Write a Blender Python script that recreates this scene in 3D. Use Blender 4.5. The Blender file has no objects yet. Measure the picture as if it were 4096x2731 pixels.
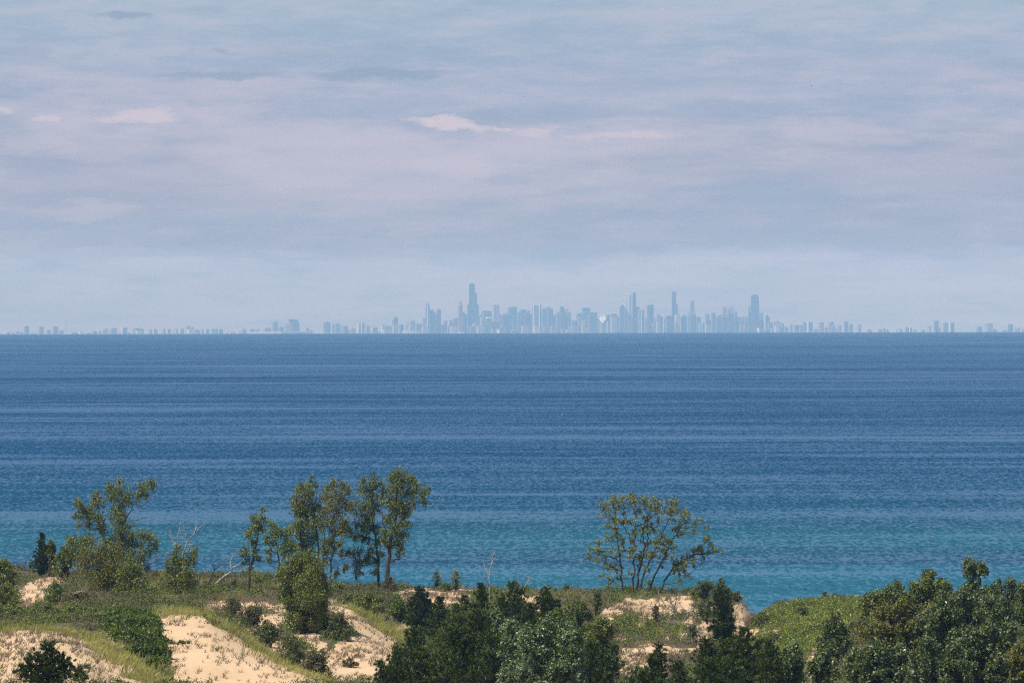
import bpy, math, random
import numpy as np
from mathutils import Vector

rng = np.random.default_rng(7)
random.seed(7)
SC = bpy.context.scene
COL = SC.collection
F = 40000.0            # focal length in photo pixels (4096 wide)
CX, EY = 2048.0, 1199.0
ROLL = 0.00232
CAMZ = 50.0
RE = 9.0e6             # effective radius of the earth with refraction over the cool lake

# ------------------------------------------------------------------ helpers
def uv(px, py):
    u = px - CX; v = py - EY
    return u - ROLL * v, v + ROLL * u
def at(px, py, Y):
    """the point seen at photo pixel (px, py) that lies Y metres ahead"""
    a, b = uv(px, py)
    return np.array([Y * a / F, Y, CAMZ - Y * b / F])
def to_px(x, y, z):
    a = x * F / y; b = (CAMZ - z) * F / y
    return a + ROLL * b + CX, b - ROLL * a + EY

def tag(o, label=None, cat=None, group=None, kind=None):
    if label: o['label'] = label
    if cat: o['category'] = cat
    if group: o['group'] = group
    if kind: o['kind'] = kind
    return o

def empty(name, loc):
    o = bpy.data.objects.new(name, None)
    o.location = [float(c) for c in loc]
    o.empty_display_size = 0.5
    COL.objects.link(o)
    return o

def mesh_obj(name, V, polys, mat, parent=None, smooth=False, attrs=None, origin=None):
    """V (n,3) world coordinates, polys: (m,k) int array or list of lists; one mesh object"""
    V = np.asarray(V, dtype=np.float64)
    if parent is not None:
        V = V - np.array(parent_origin(parent))
    elif origin is not None:
        V = V - np.asarray(origin)
    me = bpy.data.meshes.new(name)
    if isinstance(polys, np.ndarray):
        m, k = polys.shape
        me.vertices.add(len(V)); me.vertices.foreach_set('co', V.astype(np.float32).ravel())
        me.loops.add(m * k); me.loops.foreach_set('vertex_index', polys.astype(np.int32).ravel())
        me.polygons.add(m); me.polygons.foreach_set('loop_start', np.arange(0, m * k, k, dtype=np.int32))
        if smooth: me.polygons.foreach_set('use_smooth', np.ones(m, dtype=bool))
        me.update(calc_edges=True)
    else:
        me.from_pydata([tuple(v) for v in V], [], [tuple(int(i) for i in p) for p in polys])
        if smooth:
            for p in me.polygons: p.use_smooth = True
        me.update()
    if attrs:
        for an, (dom, arr) in attrs.items():
            a = me.attributes.new(an, 'FLOAT', dom)
            a.data.foreach_set('value', np.asarray(arr, dtype=np.float32))
    me.materials.append(mat)
    o = bpy.data.objects.new(name, me)
    COL.objects.link(o)
    if parent is not None: o.parent = parent
    elif origin is not None: o.location = [float(c) for c in origin]
    return o

def parent_origin(p):
    v = np.array(p.location)
    while p.parent is not None:
        p = p.parent; v = v + np.array(p.location)
    return v

def pchip_cols(Yk, Zk, Yr):
    """monotone-ish hermite interpolation down every column. Yk,Zk (K,n) ascending; Yr (R,) -> (R,n)"""
    K, n = Yk.shape
    h = np.diff(Yk, axis=0); d = np.diff(Zk, axis=0) / h
    m = np.zeros_like(Zk)
    m[0] = d[0]; m[-1] = d[-1]
    same = (d[:-1] * d[1:]) > 0
    w1 = 2 * h[1:] + h[:-1]; w2 = h[1:] + 2 * h[:-1]
    with np.errstate(divide='ignore', invalid='ignore'):
        hm = (w1 + w2) / (w1 / d[:-1] + w2 / d[1:])
    m[1:-1] = np.where(same, hm, 0)
    out = np.zeros((len(Yr), n))
    cols = np.arange(n)
    for r, y in enumerate(Yr):
        k = np.clip((Yk <= y).sum(axis=0) - 1, 0, K - 2)
        hh = h[k, cols]; t = (y - Yk[k, cols]) / hh
        t = np.clip(t, -0.2, 1.2)
        t2, t3 = t * t, t * t * t
        out[r] = ((2*t3 - 3*t2 + 1) * Zk[k, cols] + (t3 - 2*t2 + t) * hh * m[k, cols]
                  + (-2*t3 + 3*t2) * Zk[k+1, cols] + (t3 - t2) * hh * m[k+1, cols])
    return out

_NT = np.random.default_rng(3).random((256, 256))
def vnoise(x, y):
    xi = np.floor(x).astype(int); yi = np.floor(y).astype(int)
    fx = x - xi; fy = y - yi
    fx = fx*fx*(3-2*fx); fy = fy*fy*(3-2*fy)
    a = _NT[xi & 255, yi & 255]; b = _NT[(xi+1) & 255, yi & 255]
    c = _NT[xi & 255, (yi+1) & 255]; d = _NT[(xi+1) & 255, (yi+1) & 255]
    return (a*(1-fx)+b*fx)*(1-fy) + (c*(1-fx)+d*fx)*fy
def fnoise(x, y, o=4):
    s = 0; a = 0.5; t = 0
    for k in range(o):
        s = s + a * vnoise(x * 2**k + 17.3*k, y * 2**k + 9.1*k); t += a; a *= 0.5
    return s / t

def poly_sd(px, py, poly):
    """signed distance in px (positive inside) to a polygon"""
    P = np.asarray(poly, float); n = len(P)
    d2 = np.full(px.shape, 1e18); inside = np.zeros(px.shape, bool)
    for i in range(n):
        a = P[i]; b = P[(i+1) % n]
        e = b - a; wx = px - a[0]; wy = py - a[1]
        t = np.clip((wx*e[0] + wy*e[1]) / (e @ e + 1e-9), 0, 1)
        d2 = np.minimum(d2, (wx - t*e[0])**2 + (wy - t*e[1])**2)
        c = ((a[1] > py) != (b[1] > py)) & (px < (b[0]-a[0]) * (py-a[1]) / (b[1]-a[1] + 1e-12) + a[0])
        inside ^= c
    return np.where(inside, 1, -1) * np.sqrt(d2)

# ------------------------------------------------------------------ node helper
class NT:
    def __init__(s, tree): s.t = tree; s.t.nodes.clear()
    def n(s, typ, ins=None, **kw):
        nd = s.t.nodes.new(typ)
        for k, v in kw.items(): setattr(nd, k, v)
        for k, v in (ins or {}).items():
            sock = nd.inputs[k]
            if isinstance(v, bpy.types.NodeSocket): s.t.links.new(v, sock)
            else: sock.default_value = v
        return nd
    def math(s, op, a, b=0.0, c=0.0, clamp=False):
        nd = s.n('ShaderNodeMath', {0: a, 1: b, 2: c}, operation=op, use_clamp=clamp)
        return nd.outputs[0]
    def mixc(s, f, a, b, blend='MIX'):
        nd = s.n('ShaderNodeMix', data_type='RGBA', blend_type=blend)
        for k, v in ((0, f), (6, a), (7, b)):
            if isinstance(v, bpy.types.NodeSocket): s.t.links.new(v, nd.inputs[k])
            else: nd.inputs[k].default_value = v if k == 0 else (*v, 1)[:4]
        return nd.outputs[2]
    def noise(s, vec, scale=1.0, detail=3.0, rough=0.5, **kw):
        return s.n('ShaderNodeTexNoise', {'Vector': vec, 'Scale': scale, 'Detail': detail, 'Roughness': rough}, **kw)
    def mapping(s, vec, scale=(1,1,1), loc=(0,0,0)):
        return s.n('ShaderNodeMapping', {'Vector': vec, 'Scale': scale, 'Location': loc}).outputs[0]
    def ramp(s, f, stops, interp='LINEAR'):
        nd = s.n('ShaderNodeValToRGB', {'Fac': f})
        cr = nd.color_ramp; cr.interpolation = interp
        while len(cr.elements) < len(stops): cr.elements.new(0.5)
        for e, (p, c) in zip(cr.elements, stops):
            e.position = p; e.color = (*c, 1) if len(c) == 3 else c
        return nd.outputs[0]
    def smooth(s, v, a, b):
        nd = s.n('ShaderNodeMapRange', {'Value': v, 'From Min': a, 'From Max': b, 'To Min': 0.0, 'To Max': 1.0}, interpolation_type='SMOOTHSTEP')
        return nd.outputs[0]

def new_mat(name):
    m = bpy.data.materials.new(name); m.use_nodes = True
    return m, NT(m.node_tree)
def srgb(r, g, b):
    f = lambda c: (c/255/12.92) if c/255 <= 0.04045 else ((c/255+0.055)/1.055)**2.4
    return (f(r), f(g), f(b))

# ------------------------------------------------------------------ camera
cam_d = bpy.data.cameras.new('camera')
cam = bpy.data.objects.new('camera', cam_d); COL.objects.link(cam)
cam.location = (0, 0, CAMZ)
cam.rotation_euler = (math.pi/2, ROLL, 0)
cam_d.sensor_width = 36.0; cam_d.sensor_fit = 'HORIZONTAL'
cam_d.lens = 36.0 * F / 4096.0
cam_d.shift_y = -(1365.5 - EY) / 4096.0
cam_d.clip_start = 1.0; cam_d.clip_end = 200000.0
SC.camera = cam

# ------------------------------------------------------------------ light
SUN_EL, SUN_AZ = math.radians(54), math.radians(-124)   # azimuth from +Y, clockwise towards +X: behind the camera to the left
sd = np.array([math.sin(SUN_AZ)*math.cos(SUN_EL), math.cos(SUN_AZ)*math.cos(SUN_EL), math.sin(SUN_EL)])
sl = bpy.data.lights.new('sun', 'SUN'); sl.energy = 5.0; sl.angle = math.radians(0.53); sl.color = (1.0, 0.95, 0.88)
so = bpy.data.objects.new('sun', sl); COL.objects.link(so)
so.rotation_euler = Vector(tuple(sd)).to_track_quat('Z', 'Y').to_euler()

SC.view_settings.view_transform = 'Standard'
SC.view_settings.look = 'None'
SC.view_settings.exposure = 0.0
SC.view_settings.gamma = 1.0
SC.cycles.filter_width = 1.2
SC.cycles.use_denoising = False

# ------------------------------------------------------------------ sky
w = bpy.data.worlds.new('World'); SC.world = w; w.use_nodes = True
t = NT(w.node_tree)
sky = t.n('ShaderNodeTexSky', sky_type='NISHITA', sun_disc=False, sun_elevation=SUN_EL, sun_rotation=SUN_AZ,
          altitude=200.0, air_density=1.0, dust_density=0.6, ozone_density=1.5)
STR = 0.122
tc = t.n('ShaderNodeTexCoord').outputs['Generated']
sep = t.n('ShaderNodeSeparateXYZ', {0: tc})
dx, dz = sep.outputs[0], sep.outputs[2]
# warped direction coordinates so cloud edges are ragged
wn = t.noise(t.mapping(tc, (55, 55, 210)), 1.0, 7, 0.66).outputs['Color']
wsep = t.n('ShaderNodeSeparateColor', {0: wn})
wx = t.math('MULTIPLY_ADD', t.math('SUBTRACT', wsep.outputs[0], 0.5), 0.020, dx)
wz = t.math('MULTIPLY_ADD', t.math('SUBTRACT', wsep.outputs[1], 0.5), 0.0062, dz)
wn2 = t.noise(t.mapping(tc, (260, 260, 800)), 1.0, 6, 0.68).outputs['Color']
wsep2 = t.n('ShaderNodeSeparateColor', {0: wn2})
fx_ = t.math('MULTIPLY_ADD', t.math('SUBTRACT', wsep2.outputs[0], 0.5), 0.0075, dx)
fz_ = t.math('MULTIPLY_ADD', t.math('SUBTRACT', wsep2.outputs[1], 0.5), 0.0022, dz)
def zof(py): return (EY - py) / F
# horizontal veils of stratus: colour of the cloud decks by elevation
zn = t.math('DIVIDE', wz, 0.034, clamp=True)
def st(py, c): return (max(0.0, (EY - py) / F / 0.034), c)
deck = t.ramp(zn, [st(1199, (.69, .68, .88)), st(1120, (.78, .76, 1.03)), st(1040, (.63, .64, .90)), st(985, (.40, .41, .51)),
                   st(880, (.385, .40, .50)), st(740, (.425, .43, .54)), st(600, (.395, .415, .52)), st(450, (.355, .415, .56)),
                   st(300, (.355, .430, .580)), st(0, (.360, .480, .600))], 'LINEAR')
# the pale sky the decks float in, from the sky texture, greyed by high veil
base = deck
# soft mottling
mo = t.noise(t.mapping(tc, (38, 38, 260)), 1.0, 6, 0.55).outputs[0]
mfac = t.smooth(mo, 0.35, 0.72)
low = 1.0
base = t.mixc(t.math('MULTIPLY', t.math('MULTIPLY', mfac, 0.45), low), base, srgb(192, 194, 212))
mo3 = t.noise(t.mapping(tc, (120, 120, 620), (1, 5, 2)), 1.0, 7, 0.68).outputs[0]
base = t.mixc(t.math('MULTIPLY', t.smooth(mo3, 0.46, 0.66), 0.42), base, srgb(198, 194, 210))
base = t.mixc(t.math('MULTIPLY', t.smooth(mo3, 0.52, 0.34), 0.42), base, srgb(152, 168, 194))
mo4 = t.noise(t.mapping(tc, (18, 18, 110), (4, 2, 9)), 1.0, 8, 0.62).outputs[0]
mid = t.math('MULTIPLY', t.smooth(zn, 0.10, 0.28), t.smooth(zn, 0.80, 0.55))
base = t.mixc(t.math('MULTIPLY', t.math('MULTIPLY', t.smooth(mo4, 0.50, 0.62), 0.62), mid), base, srgb(204, 196, 212))
base = t.mixc(t.math('MULTIPLY', t.math('MULTIPLY', t.smooth(mo4, 0.48, 0.36), 0.62), mid), base, srgb(148, 160, 186))
mo2 = t.noise(t.mapping(tc, (30, 30, 330), (3, 0, 7)), 1.0, 5, 0.55).outputs[0]
base = t.mixc(t.math('MULTIPLY', t.math('MULTIPLY', t.smooth(mo2, 0.48, 0.75), 0.45), low), base, srgb(150, 170, 192))
def blob(px, py, rx, ry, xx, zz, soft=0.5):
    a = t.math('DIVIDE', t.math('SUBTRACT', xx, (px - CX) / F), rx / F)
    b = t.math('DIVIDE', t.math('SUBTRACT', zz, zof(py)), ry / F)
    r2 = t.math('ADD', t.math('MULTIPLY', a, a), t.math('MULTIPLY', b, b))
    return t.smooth(r2, 1.0, 1.0 - soft)
PINK, WHITE, DARK = srgb(203, 196, 211), srgb(222, 208, 214), srgb(146, 164, 188)
front = 1.0
for (px, py, rx, ry, amt, c, ragged) in [
    (180, 500, 250, 40, .55, PINK, 0), (90, 590, 200, 40, .5, PINK, 0), (420, 590, 330, 55, .5, PINK, 0),
    (900, 440, 140, 40, .4, PINK, 0), (1250, 520, 360, 60, .4, PINK, 0), (920, 640, 160, 60, .45, PINK, 0),
    (1830, 670, 150, 55, .75, PINK, 0), (1230, 730, 250, 30, .4, PINK, 0), (290, 860, 260, 30, .5, PINK, 0),
    (2280, 560, 380, 50, .5, PINK, 0), (2700, 560, 300, 50, .3, PINK, 0), (3370, 530, 260, 45, .5, PINK, 0),
    (3700, 700, 500, 90, .35, PINK, 0), (600, 690, 260, 30, .3, PINK, 0), (120, 1000, 500, 18, .3, PINK, 0),
    (3200, 1160, 260, 14, .4, PINK, 0), (900, 1140, 420, 16, .3, PINK, 0),
    (500, 65, 150, 20, .8, DARK, 1), (60, 215, 170, 40, .4, DARK, 0), (790, 208, 50, 12, .5, DARK, 0),
    (860, 305, 340, 24, .7, DARK, 1), (1500, 300, 380, 26, .8, DARK, 1), (60, 385, 130, 18, .35, DARK, 0),
    (150, 690, 130, 70, .35, srgb(160, 166, 192), 0), (530, 700, 140, 40, .25, srgb(160, 166, 192), 0),
    (590, 455, 150, 34, .75, WHITE, 1), (480, 470, 120, 22, .5, WHITE, 1), (620, 470, 220, 50, .35, PINK, 0),
    (1790, 492, 140, 30, .8, WHITE, 1), (1890, 510, 110, 20, .6, WHITE, 1), (1690, 478, 110, 14, .5, WHITE, 1),
    (2010, 520, 50, 8, .6, WHITE, 1), (2140, 527, 120, 30, .5, WHITE, 1), (2500, 545, 260, 22, .45, WHITE, 1),
    (200, 470, 70, 18, .5, WHITE, 1), (20, 443, 40, 8, .5, WHITE, 1)]:
    m = blob(px, py, rx * (1.25 if not ragged else 1.0), ry * (1.4 if not ragged else 1.0), fx_ if ragged else wx, fz_ if ragged else wz, 0.85 if ragged else 0.98)
    base = t.mixc(t.math('MULTIPLY', t.math('MULTIPLY', m, amt), front), base, c)
# low in the west the cloud decks hide the clear sky; the mix is of two backgrounds so the decks cost nothing elsewhere
decks = t.math('MULTIPLY', t.math('SUBTRACT', 1.0, t.smooth(dz, 0.05, 0.16)), t.smooth(sep.outputs[1], 0.86, 0.97))
decks = t.math('MULTIPLY', decks, t.smooth(dz, -0.03, -0.01))
bg = t.n('ShaderNodeBackground', {'Color': base, 'Strength': 1.0})
bg2 = t.n('ShaderNodeBackground', {'Color': sky.outputs[0], 'Strength': STR})
mx = t.n('ShaderNodeMixShader', {0: decks, 1: bg2.outputs[0], 2: bg.outputs[0]})
t.n('ShaderNodeOutputWorld', {'Surface': mx.outputs[0]})

# ------------------------------------------------------------------ haze
def box_mesh(name, x0, x1, y0, y1, z0, z1, mat):
    V = [(x, y, z) for x in (x0, x1) for y in (y0, y1) for z in (z0, z1)]
    P = [(0, 1, 3, 2), (4, 6, 7, 5), (0, 4, 5, 1), (2, 3, 7, 6), (0, 2, 6, 4), (1, 5, 7, 3)]
    return mesh_obj(name, V, P, mat)
hm, t = new_mat('haze_air')
HAZE_D = 3.3e-5
pv = t.n('ShaderNodeVolumePrincipled', {'Color': (0.35, 0.61, 1.0, 1), 'Density': HAZE_D, 'Anisotropy': -0.33, 'Absorption Color': (.54, .54, .54, 1)})
t.n('ShaderNodeOutputMaterial', {'Volume': pv.outputs[0]})
hz = box_mesh('haze', -24000, 24000, -400, 68000, -300, 262, hm)
tag(hz, kind='stuff')
hz['label'] = 'pale blue haze hanging over the lake and city'
# ------------------------------------------------------------------ lake
rows = [940.0]
while rows[-1] < 64000: rows.append(rows[-1] + max(12.0, min(350.0, rows[-1] * 0.012)))
rows = np.array(rows)
sx = np.linspace(-0.34, 0.34, 69)
Yg, Sg = np.meshgrid(rows, sx, indexing='ij')
Xg = Yg * Sg
Zg = -(Xg**2 + Yg**2) / (2 * RE)
V = np.stack([Xg, Yg, Zg], -1).reshape(-1, 3)
R_, C_ = Xg.shape
ii, jj = np.meshgrid(np.arange(R_-1), np.arange(C_-1), indexing='ij')
q = np.stack([ii*C_+jj, ii*C_+jj+1, (ii+1)*C_+jj+1, (ii+1)*C_+jj], -1).reshape(-1, 4)
lm, t = new_mat('lake_water')
geo = t.n('ShaderNodeNewGeometry')
pos = geo.outputs['Position']
sp = t.n('ShaderNodeSeparateXYZ', {0: pos})
# body colour: shallow sand bars near the shore are turquoise, deep water blue
warp = t.noise(t.mapping(pos, (1/500, 1/160, 0)), 1.0, 4, 0.55).outputs[0]
yw = t.math('MULTIPLY_ADD', t.math('SUBTRACT', warp, 0.5), 520.0, sp.outputs[1])
ly = t.math('LOGARITHM', t.math('MAXIMUM', yw, 900.0), 10.0)
lf = t.n('ShaderNodeMapRange', {'Value': ly, 'From Min': 3.1, 'From Max': 4.5}).outputs[0]
def ls(Y, c): return ((math.log10(Y) - 3.1) / 1.4, c)
body = t.ramp(lf, [ls(1500, (.022, .118, .172)), ls(1800, (.020, .116, .172)), ls(1900, (.013, .066, .120)), ls(1990, (.014, .074, .125)), ls(2090, (.012, .100, .138)),
                   ls(2250, (.011, .074, .124)), ls(2500, (.005, .060, .118)), ls(3000, (.003, .052, .118)), ls(4500, (.001, .045, .118)), ls(7500, (.001, .042, .120)),
                   ls(12000, (.001, .048, .126)), ls(28000, (.008, .055, .125))])
# waves: facets seen at a glancing angle lean towards the shore
c1 = t.noise(t.mapping(pos, (1/0.8, 1/9.0, 0)), 1.0, 4, 0.72).outputs['Color']
c2 = t.noise(t.mapping(pos, (1/7.0, 1/160.0, 0), (3, 8, 0)), 1.0, 3, 0.7).outputs[0]
s1 = t.n('ShaderNodeSeparateColor', {0: c1})
# long wind streaks running along the shore
w1 = t.noise(t.mapping(pos, (1/420.0, 1/150.0, 0)), 1.0, 4, 0.62).outputs[0]
w2 = t.noise(t.mapping(pos, (1/130.0, 1/42.0, 0), (2, 4, 0)), 1.0, 3, 0.6).outputs[0]
w3 = t.noise(t.mapping(pos, (1/2600.0, 1/700.0, 0), (7, 1, 0)), 1.0, 4, 0.6).outputs[0]
slick = t.math('ADD', t.math('MULTIPLY', t.smooth(w1, 0.55, 0.62), 0.48), t.math('MULTIPLY', t.smooth(w2, 0.55, 0.64), 0.30))
wind = t.math('ADD', t.math('ADD', t.math('SUBTRACT', w1, 0.5), t.math('MULTIPLY', t.math('SUBTRACT', w2, 0.5), .8)), t.math('SUBTRACT', w3, 0.5))
nx = t.math('MULTIPLY', t.math('SUBTRACT', s1.outputs[0], 0.5), 1.2)
ny = t.math('MULTIPLY', t.math('SUBTRACT', s1.outputs[1], 0.5), 9.0)
ny = t.math('MULTIPLY_ADD', t.math('SUBTRACT', c2, 0.5), 0.8, ny)
ny = t.math('ADD', t.math('MULTIPLY_ADD', wind, 2.3, ny), slick)
ny = t.math('SUBTRACT', ny, 0.46)
# a facet can lean away no further than the line of sight lets it be seen
ny = t.math('SMOOTH_MIN', ny, -0.12, 0.2)
nv = t.n('ShaderNodeVectorMath', {0: t.n('ShaderNodeCombineXYZ', {0: nx, 1: ny, 2: 1.0}).outputs[0]}, operation='NORMALIZE').outputs[0]
bs = t.n('ShaderNodeBsdfPrincipled', {'Base Color': body, 'Roughness': 0.08, 'IOR': 1.333, 'Specular IOR Level': 0.38, 'Normal': nv})
t.n('ShaderNodeOutputMaterial', {'Surface': bs.outputs[0]})
lake = mesh_obj('lake_water', V, q, lm, smooth=True)
tag(lake, kind='structure')

# far shore that the city stands on
fm, t = new_mat('far_shore_soil')
bs = t.n('ShaderNodeBsdfPrincipled', {'Base Color': (.12, .12, .09, 1), 'Roughness': 0.9})
t.n('ShaderNodeOutputMaterial', {'Surface': bs.outputs[0]})
xs = np.linspace(-9000, 9000, 61); ys = np.array([58200, 58210, 60000, 62000, 63500.0])
Xf, Yf = np.meshgrid(xs, ys)
Zf = -(Xf**2 + Yf**2) / (2*RE) + np.array([-2, 3, 4, 4, 4])[:, None]
V = np.stack([Xf, Yf, Zf], -1).reshape(-1, 3)
ii, jj = np.meshgrid(np.arange(4), np.arange(60), indexing='ij')
q = np.stack([ii*61+jj, ii*61+jj+1, (ii+1)*61+jj+1, (ii+1)*61+jj], -1).reshape(-1, 4)
tag(mesh_obj('far_shore_ground', V, q, fm), kind='structure')
# ------------------------------------------------------------------ the city across the lake
def facade(name, wall, glass, bay=9.0, floor=12.0, gw=0.62, gh=0.6, rough=0.35, band=False):
    m, t = new_mat(name)
    co = t.n('ShaderNodeTexCoord').outputs['Object']
    s = t.n('ShaderNodeSeparateXYZ', {0: co})
    nrm = t.n('ShaderNodeNewGeometry').outputs['Normal']
    ns = t.n('ShaderNodeSeparateXYZ', {0: nrm})
    hx = t.math('ADD', s.outputs[0], s.outputs[1])
    fx = t.math('FRACT', t.math('DIVIDE', hx, bay)); fz = t.math('FRACT', t.math('DIVIDE', s.outputs[2], floor))
    gx = t.math('LESS_THAN', fx, gw); gz = t.math('LESS_THAN', fz, gh)
    g = gx if not band else t.math('MULTIPLY', gx, gz)
    side = t.math('LESS_THAN', t.math('ABSOLUTE', ns.outputs[2]), 0.5)
    g = t.math('MULTIPLY', g, side)
    nz = t.noise(t.mapping(co, (1/30, 1/30, 1/60)), 1.0, 3, 0.6).outputs[0]
    g = t.math('MULTIPLY', g, t.smooth(nz, 0.2, 0.5))
    col = t.mixc(g, wall, glass)
    r = t.n('ShaderNodeMapRange', {'Value': g, 'To Min': 0.8, 'To Max': rough}).outputs[0]
    b = t.n('ShaderNodeBsdfPrincipled', {'Base Color': col, 'Roughness': r})
    t.n('ShaderNodeOutputMaterial', {'Surface': b.outputs[0]})
    return m
FM = {
    'black': facade('black_glass_facade', (.07, .11, .16), (.03, .07, .12), 14, 12, .7),  # bluish lift painted in for haze and reflected sky
    'dark': facade('dark_blue_glass_facade', (.12, .17, .24), (.05, .10, .17), 11, 14, .7),
    'teal': facade('teal_glass_facade', (.18, .28, .31), (.07, .17, .22), 13, 14, .7),
    'mid': facade('grey_facade', (.30, .32, .36), (.12, .15, .21), 10, 13, .6),
    'rose': facade('rosy_stone_facade', (.42, .33, .33), (.12, .11, .14), 12, 13, .45, band=True),
    'pale': facade('pale_stone_facade', (.58, .56, .54), (.16, .18, .22), 12, 13, .45, band=True),
    'white': facade('white_concrete_facade', (.80, .76, .72), (.35, .37, .42), 15, 14, .35, band=True),
    'stripe': facade('white_ribbed_facade', (.66, .66, .68), (.10, .15, .23), 17, 14, .60),
}
pm, t = new_mat('bright_white_metal')
b = t.n('ShaderNodeBsdfPrincipled', {'Base Color': (.85, .82, .78, 1), 'Roughness': 0.6})
t.n('ShaderNodeOutputMaterial', {'Surface': b.outputs[0]})
FM['bright'] = pm
SCALE = 1.0
def city_frame(px, D):
    """x of a photo column at distance D and the lake level there"""
    x = (px - CX - ROLL * 100) / F * D
    return x
def ztop(px, py, D): return at(px, py, D)[2]
def prism(pts, z0, z1, top=None):
    """vertical prism over ground polygon pts; top scales the roof polygon about its centre"""
    n = len(pts); c = np.mean(pts, axis=0)
    tp = [c + (np.array(p) - c) * (top if top else 1.0) for p in pts]
    V = [(p[0], p[1], z0) for p in pts] + [(p[0], p[1], z1) for p in tp]
    P = [tuple(range(n))[::-1], tuple(range(n, 2*n))] + [(i, (i+1) % n, n+(i+1) % n, n+i) for i in range(n)]
    return V, P
def join(*parts):
    V, P = [], []
    for v, p in parts:
        k = len(V); V += list(v); P += [tuple(i + k for i in f) for f in p]
    return V, P
def foot(x0, x1, D, rot=0.38, ratio=0.55):
    """rectangle seen from x0 to x1: a narrow south side (left, sunlit) and a wide east side"""
    Wd = x1 - x0
    # width seen = a cos r + b sin r ; left share from b
    a = Wd * 0.74 / math.cos(rot); b = Wd * 0.26 / math.sin(rot)
    if b > a * 1.6: b = a * 1.6
    c, s_ = math.cos(rot), math.sin(rot)
    # corner nearest the camera is at 26% of the width
    k = np.array([x0 + Wd * 0.26, D])
    e1 = np.array([c, s_]) * a; e2 = np.array([-s_, c]) * b
    return [k, k + e1, k + e1 + e2, k + e2]
def rnd_foot(x0, x1, D, n=16):
    r = (x1 - x0) / 2; cx = (x0 + x1) / 2
    return [np.array([cx + r * math.cos(2*math.pi*i/n), D + r + r * math.sin(2*math.pi*i/n)]) for i in range(n)]

BUILDINGS = []   # (px centre, object, descriptor) for the labels
_bk = [0]
def dist(layer):
    _bk[0] += 1
    return 58800 + layer * 420 + (_bk[0] * 53) % 331
def base_z(x, D): return -(x*x + D*D) / (2*RE) + 3.0
def building(x0, x1, top, tone='mid', layer=2, roof='', desc=None, name='tower_block', cat='building', D=None, full=None):
    D = D or dist(layer)
    pc = (x0 + x1) / 2
    X0, X1 = city_frame(x0, D), city_frame(x1, D)
    zt = ztop(pc, top, D); zb = base_z(X0, D)
    root = empty(name, ((X0 + X1) / 2, D, zb))
    mt = FM[tone]
    Wd = X1 - X0; u = D / F            # u: metres per photo pixel
    fp = foot(X0, X1, D)
    if roof == 'round':
        mesh_obj('wall', *join(prism(rnd_foot(X0, X1, D), zb, zt)), mt, root, smooth=False)
    elif roof == 'slantL' or roof == 'slantR':
        V, P = prism(fp, zb, zt)
        dz = Wd * 0.35
        xs = [v[0] for v in V[4:]]; lo, hi = min(xs), max(xs)
        V = V[:4] + [(v[0], v[1], v[2] - dz * ((v[0]-lo)/(hi-lo) if roof == 'slantR' else (hi-v[0])/(hi-lo))) for v in V[4:]]
        mesh_obj('wall', V, P, mt, root)
    elif roof == 'dome':
        h = Wd * 0.45
        parts = []
        n = 5
        mesh_obj('wall', *prism(fp, zb, zt - h), mt, root)
        c = np.mean(fp, axis=0)
        for i in range(n):
            f0 = math.cos(i/n*math.pi/2); f1 = math.cos((i+1)/n*math.pi/2)
            z0 = zt - h + h*math.sin(i/n*math.pi/2); z1 = zt - h + h*math.sin((i+1)/n*math.pi/2)
            q0 = [c + (p-c)*max(f0, .05) for p in fp]
            parts.append(prism(q0, z0 + .02*i, z1, max(f1, .08)/max(f0, .05)))
        mesh_obj('roof', *join(*parts), mt, root)
    elif roof == 'peak':
        h = Wd * 0.8
        mesh_obj('wall', *prism(fp, zb, zt - h), mt, root)
        mesh_obj('roof', *prism(fp, zt - h + .1, zt, 0.12), FM['rose'], root)
    elif roof == 'taper':
        mesh_obj('wall', *prism(fp, zb, zt, 0.82), mt, root)
    elif roof == 'edge':       # end wall coloured white for the sun on it, beside a darker face
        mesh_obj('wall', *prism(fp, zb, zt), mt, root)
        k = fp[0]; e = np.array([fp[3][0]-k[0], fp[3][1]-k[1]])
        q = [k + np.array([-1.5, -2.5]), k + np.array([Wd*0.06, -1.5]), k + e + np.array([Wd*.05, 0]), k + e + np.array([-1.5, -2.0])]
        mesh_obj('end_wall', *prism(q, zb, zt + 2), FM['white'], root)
    else:
        mesh_obj('wall', *prism(fp, zb, zt), mt, root)
        if roof != 'flat':
            c = np.mean(fp, axis=0); hh = 0.9 * u + (_bk[0] % 4) * 0.6 * u
            kx = 0.30 + 0.12 * (_bk[0] % 4)
            off = (((_bk[0] * 7) % 5) - 2) * 0.07 * Wd
            q = [c + (p - c) * kx + np.array([off, 0]) for p in fp]
            tone2 = {'black': 'dark', 'dark': 'mid', 'teal': 'mid'}.get(tone, 'mid') if roof != 'cap' else 'white'
            mesh_obj('penthouse', *prism(q, zt + .05, zt + hh), FM[tone2], root)
    if roof == 'mast':
        c = np.mean(fp, axis=0)
        q = [c + np.array(o) for o in ((-1.3, -1.3), (1.3, -1.3), (1.3, 1.3), (-1.3, 1.3))]
        mesh_obj('mast', *prism(q, zt, zt + 14*u, 0.5), FM['mid'], root)
    BUILDINGS.append((pc, root, desc, tone, x1 - x0, top, roof, cat, layer))
    return root, D

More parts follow.
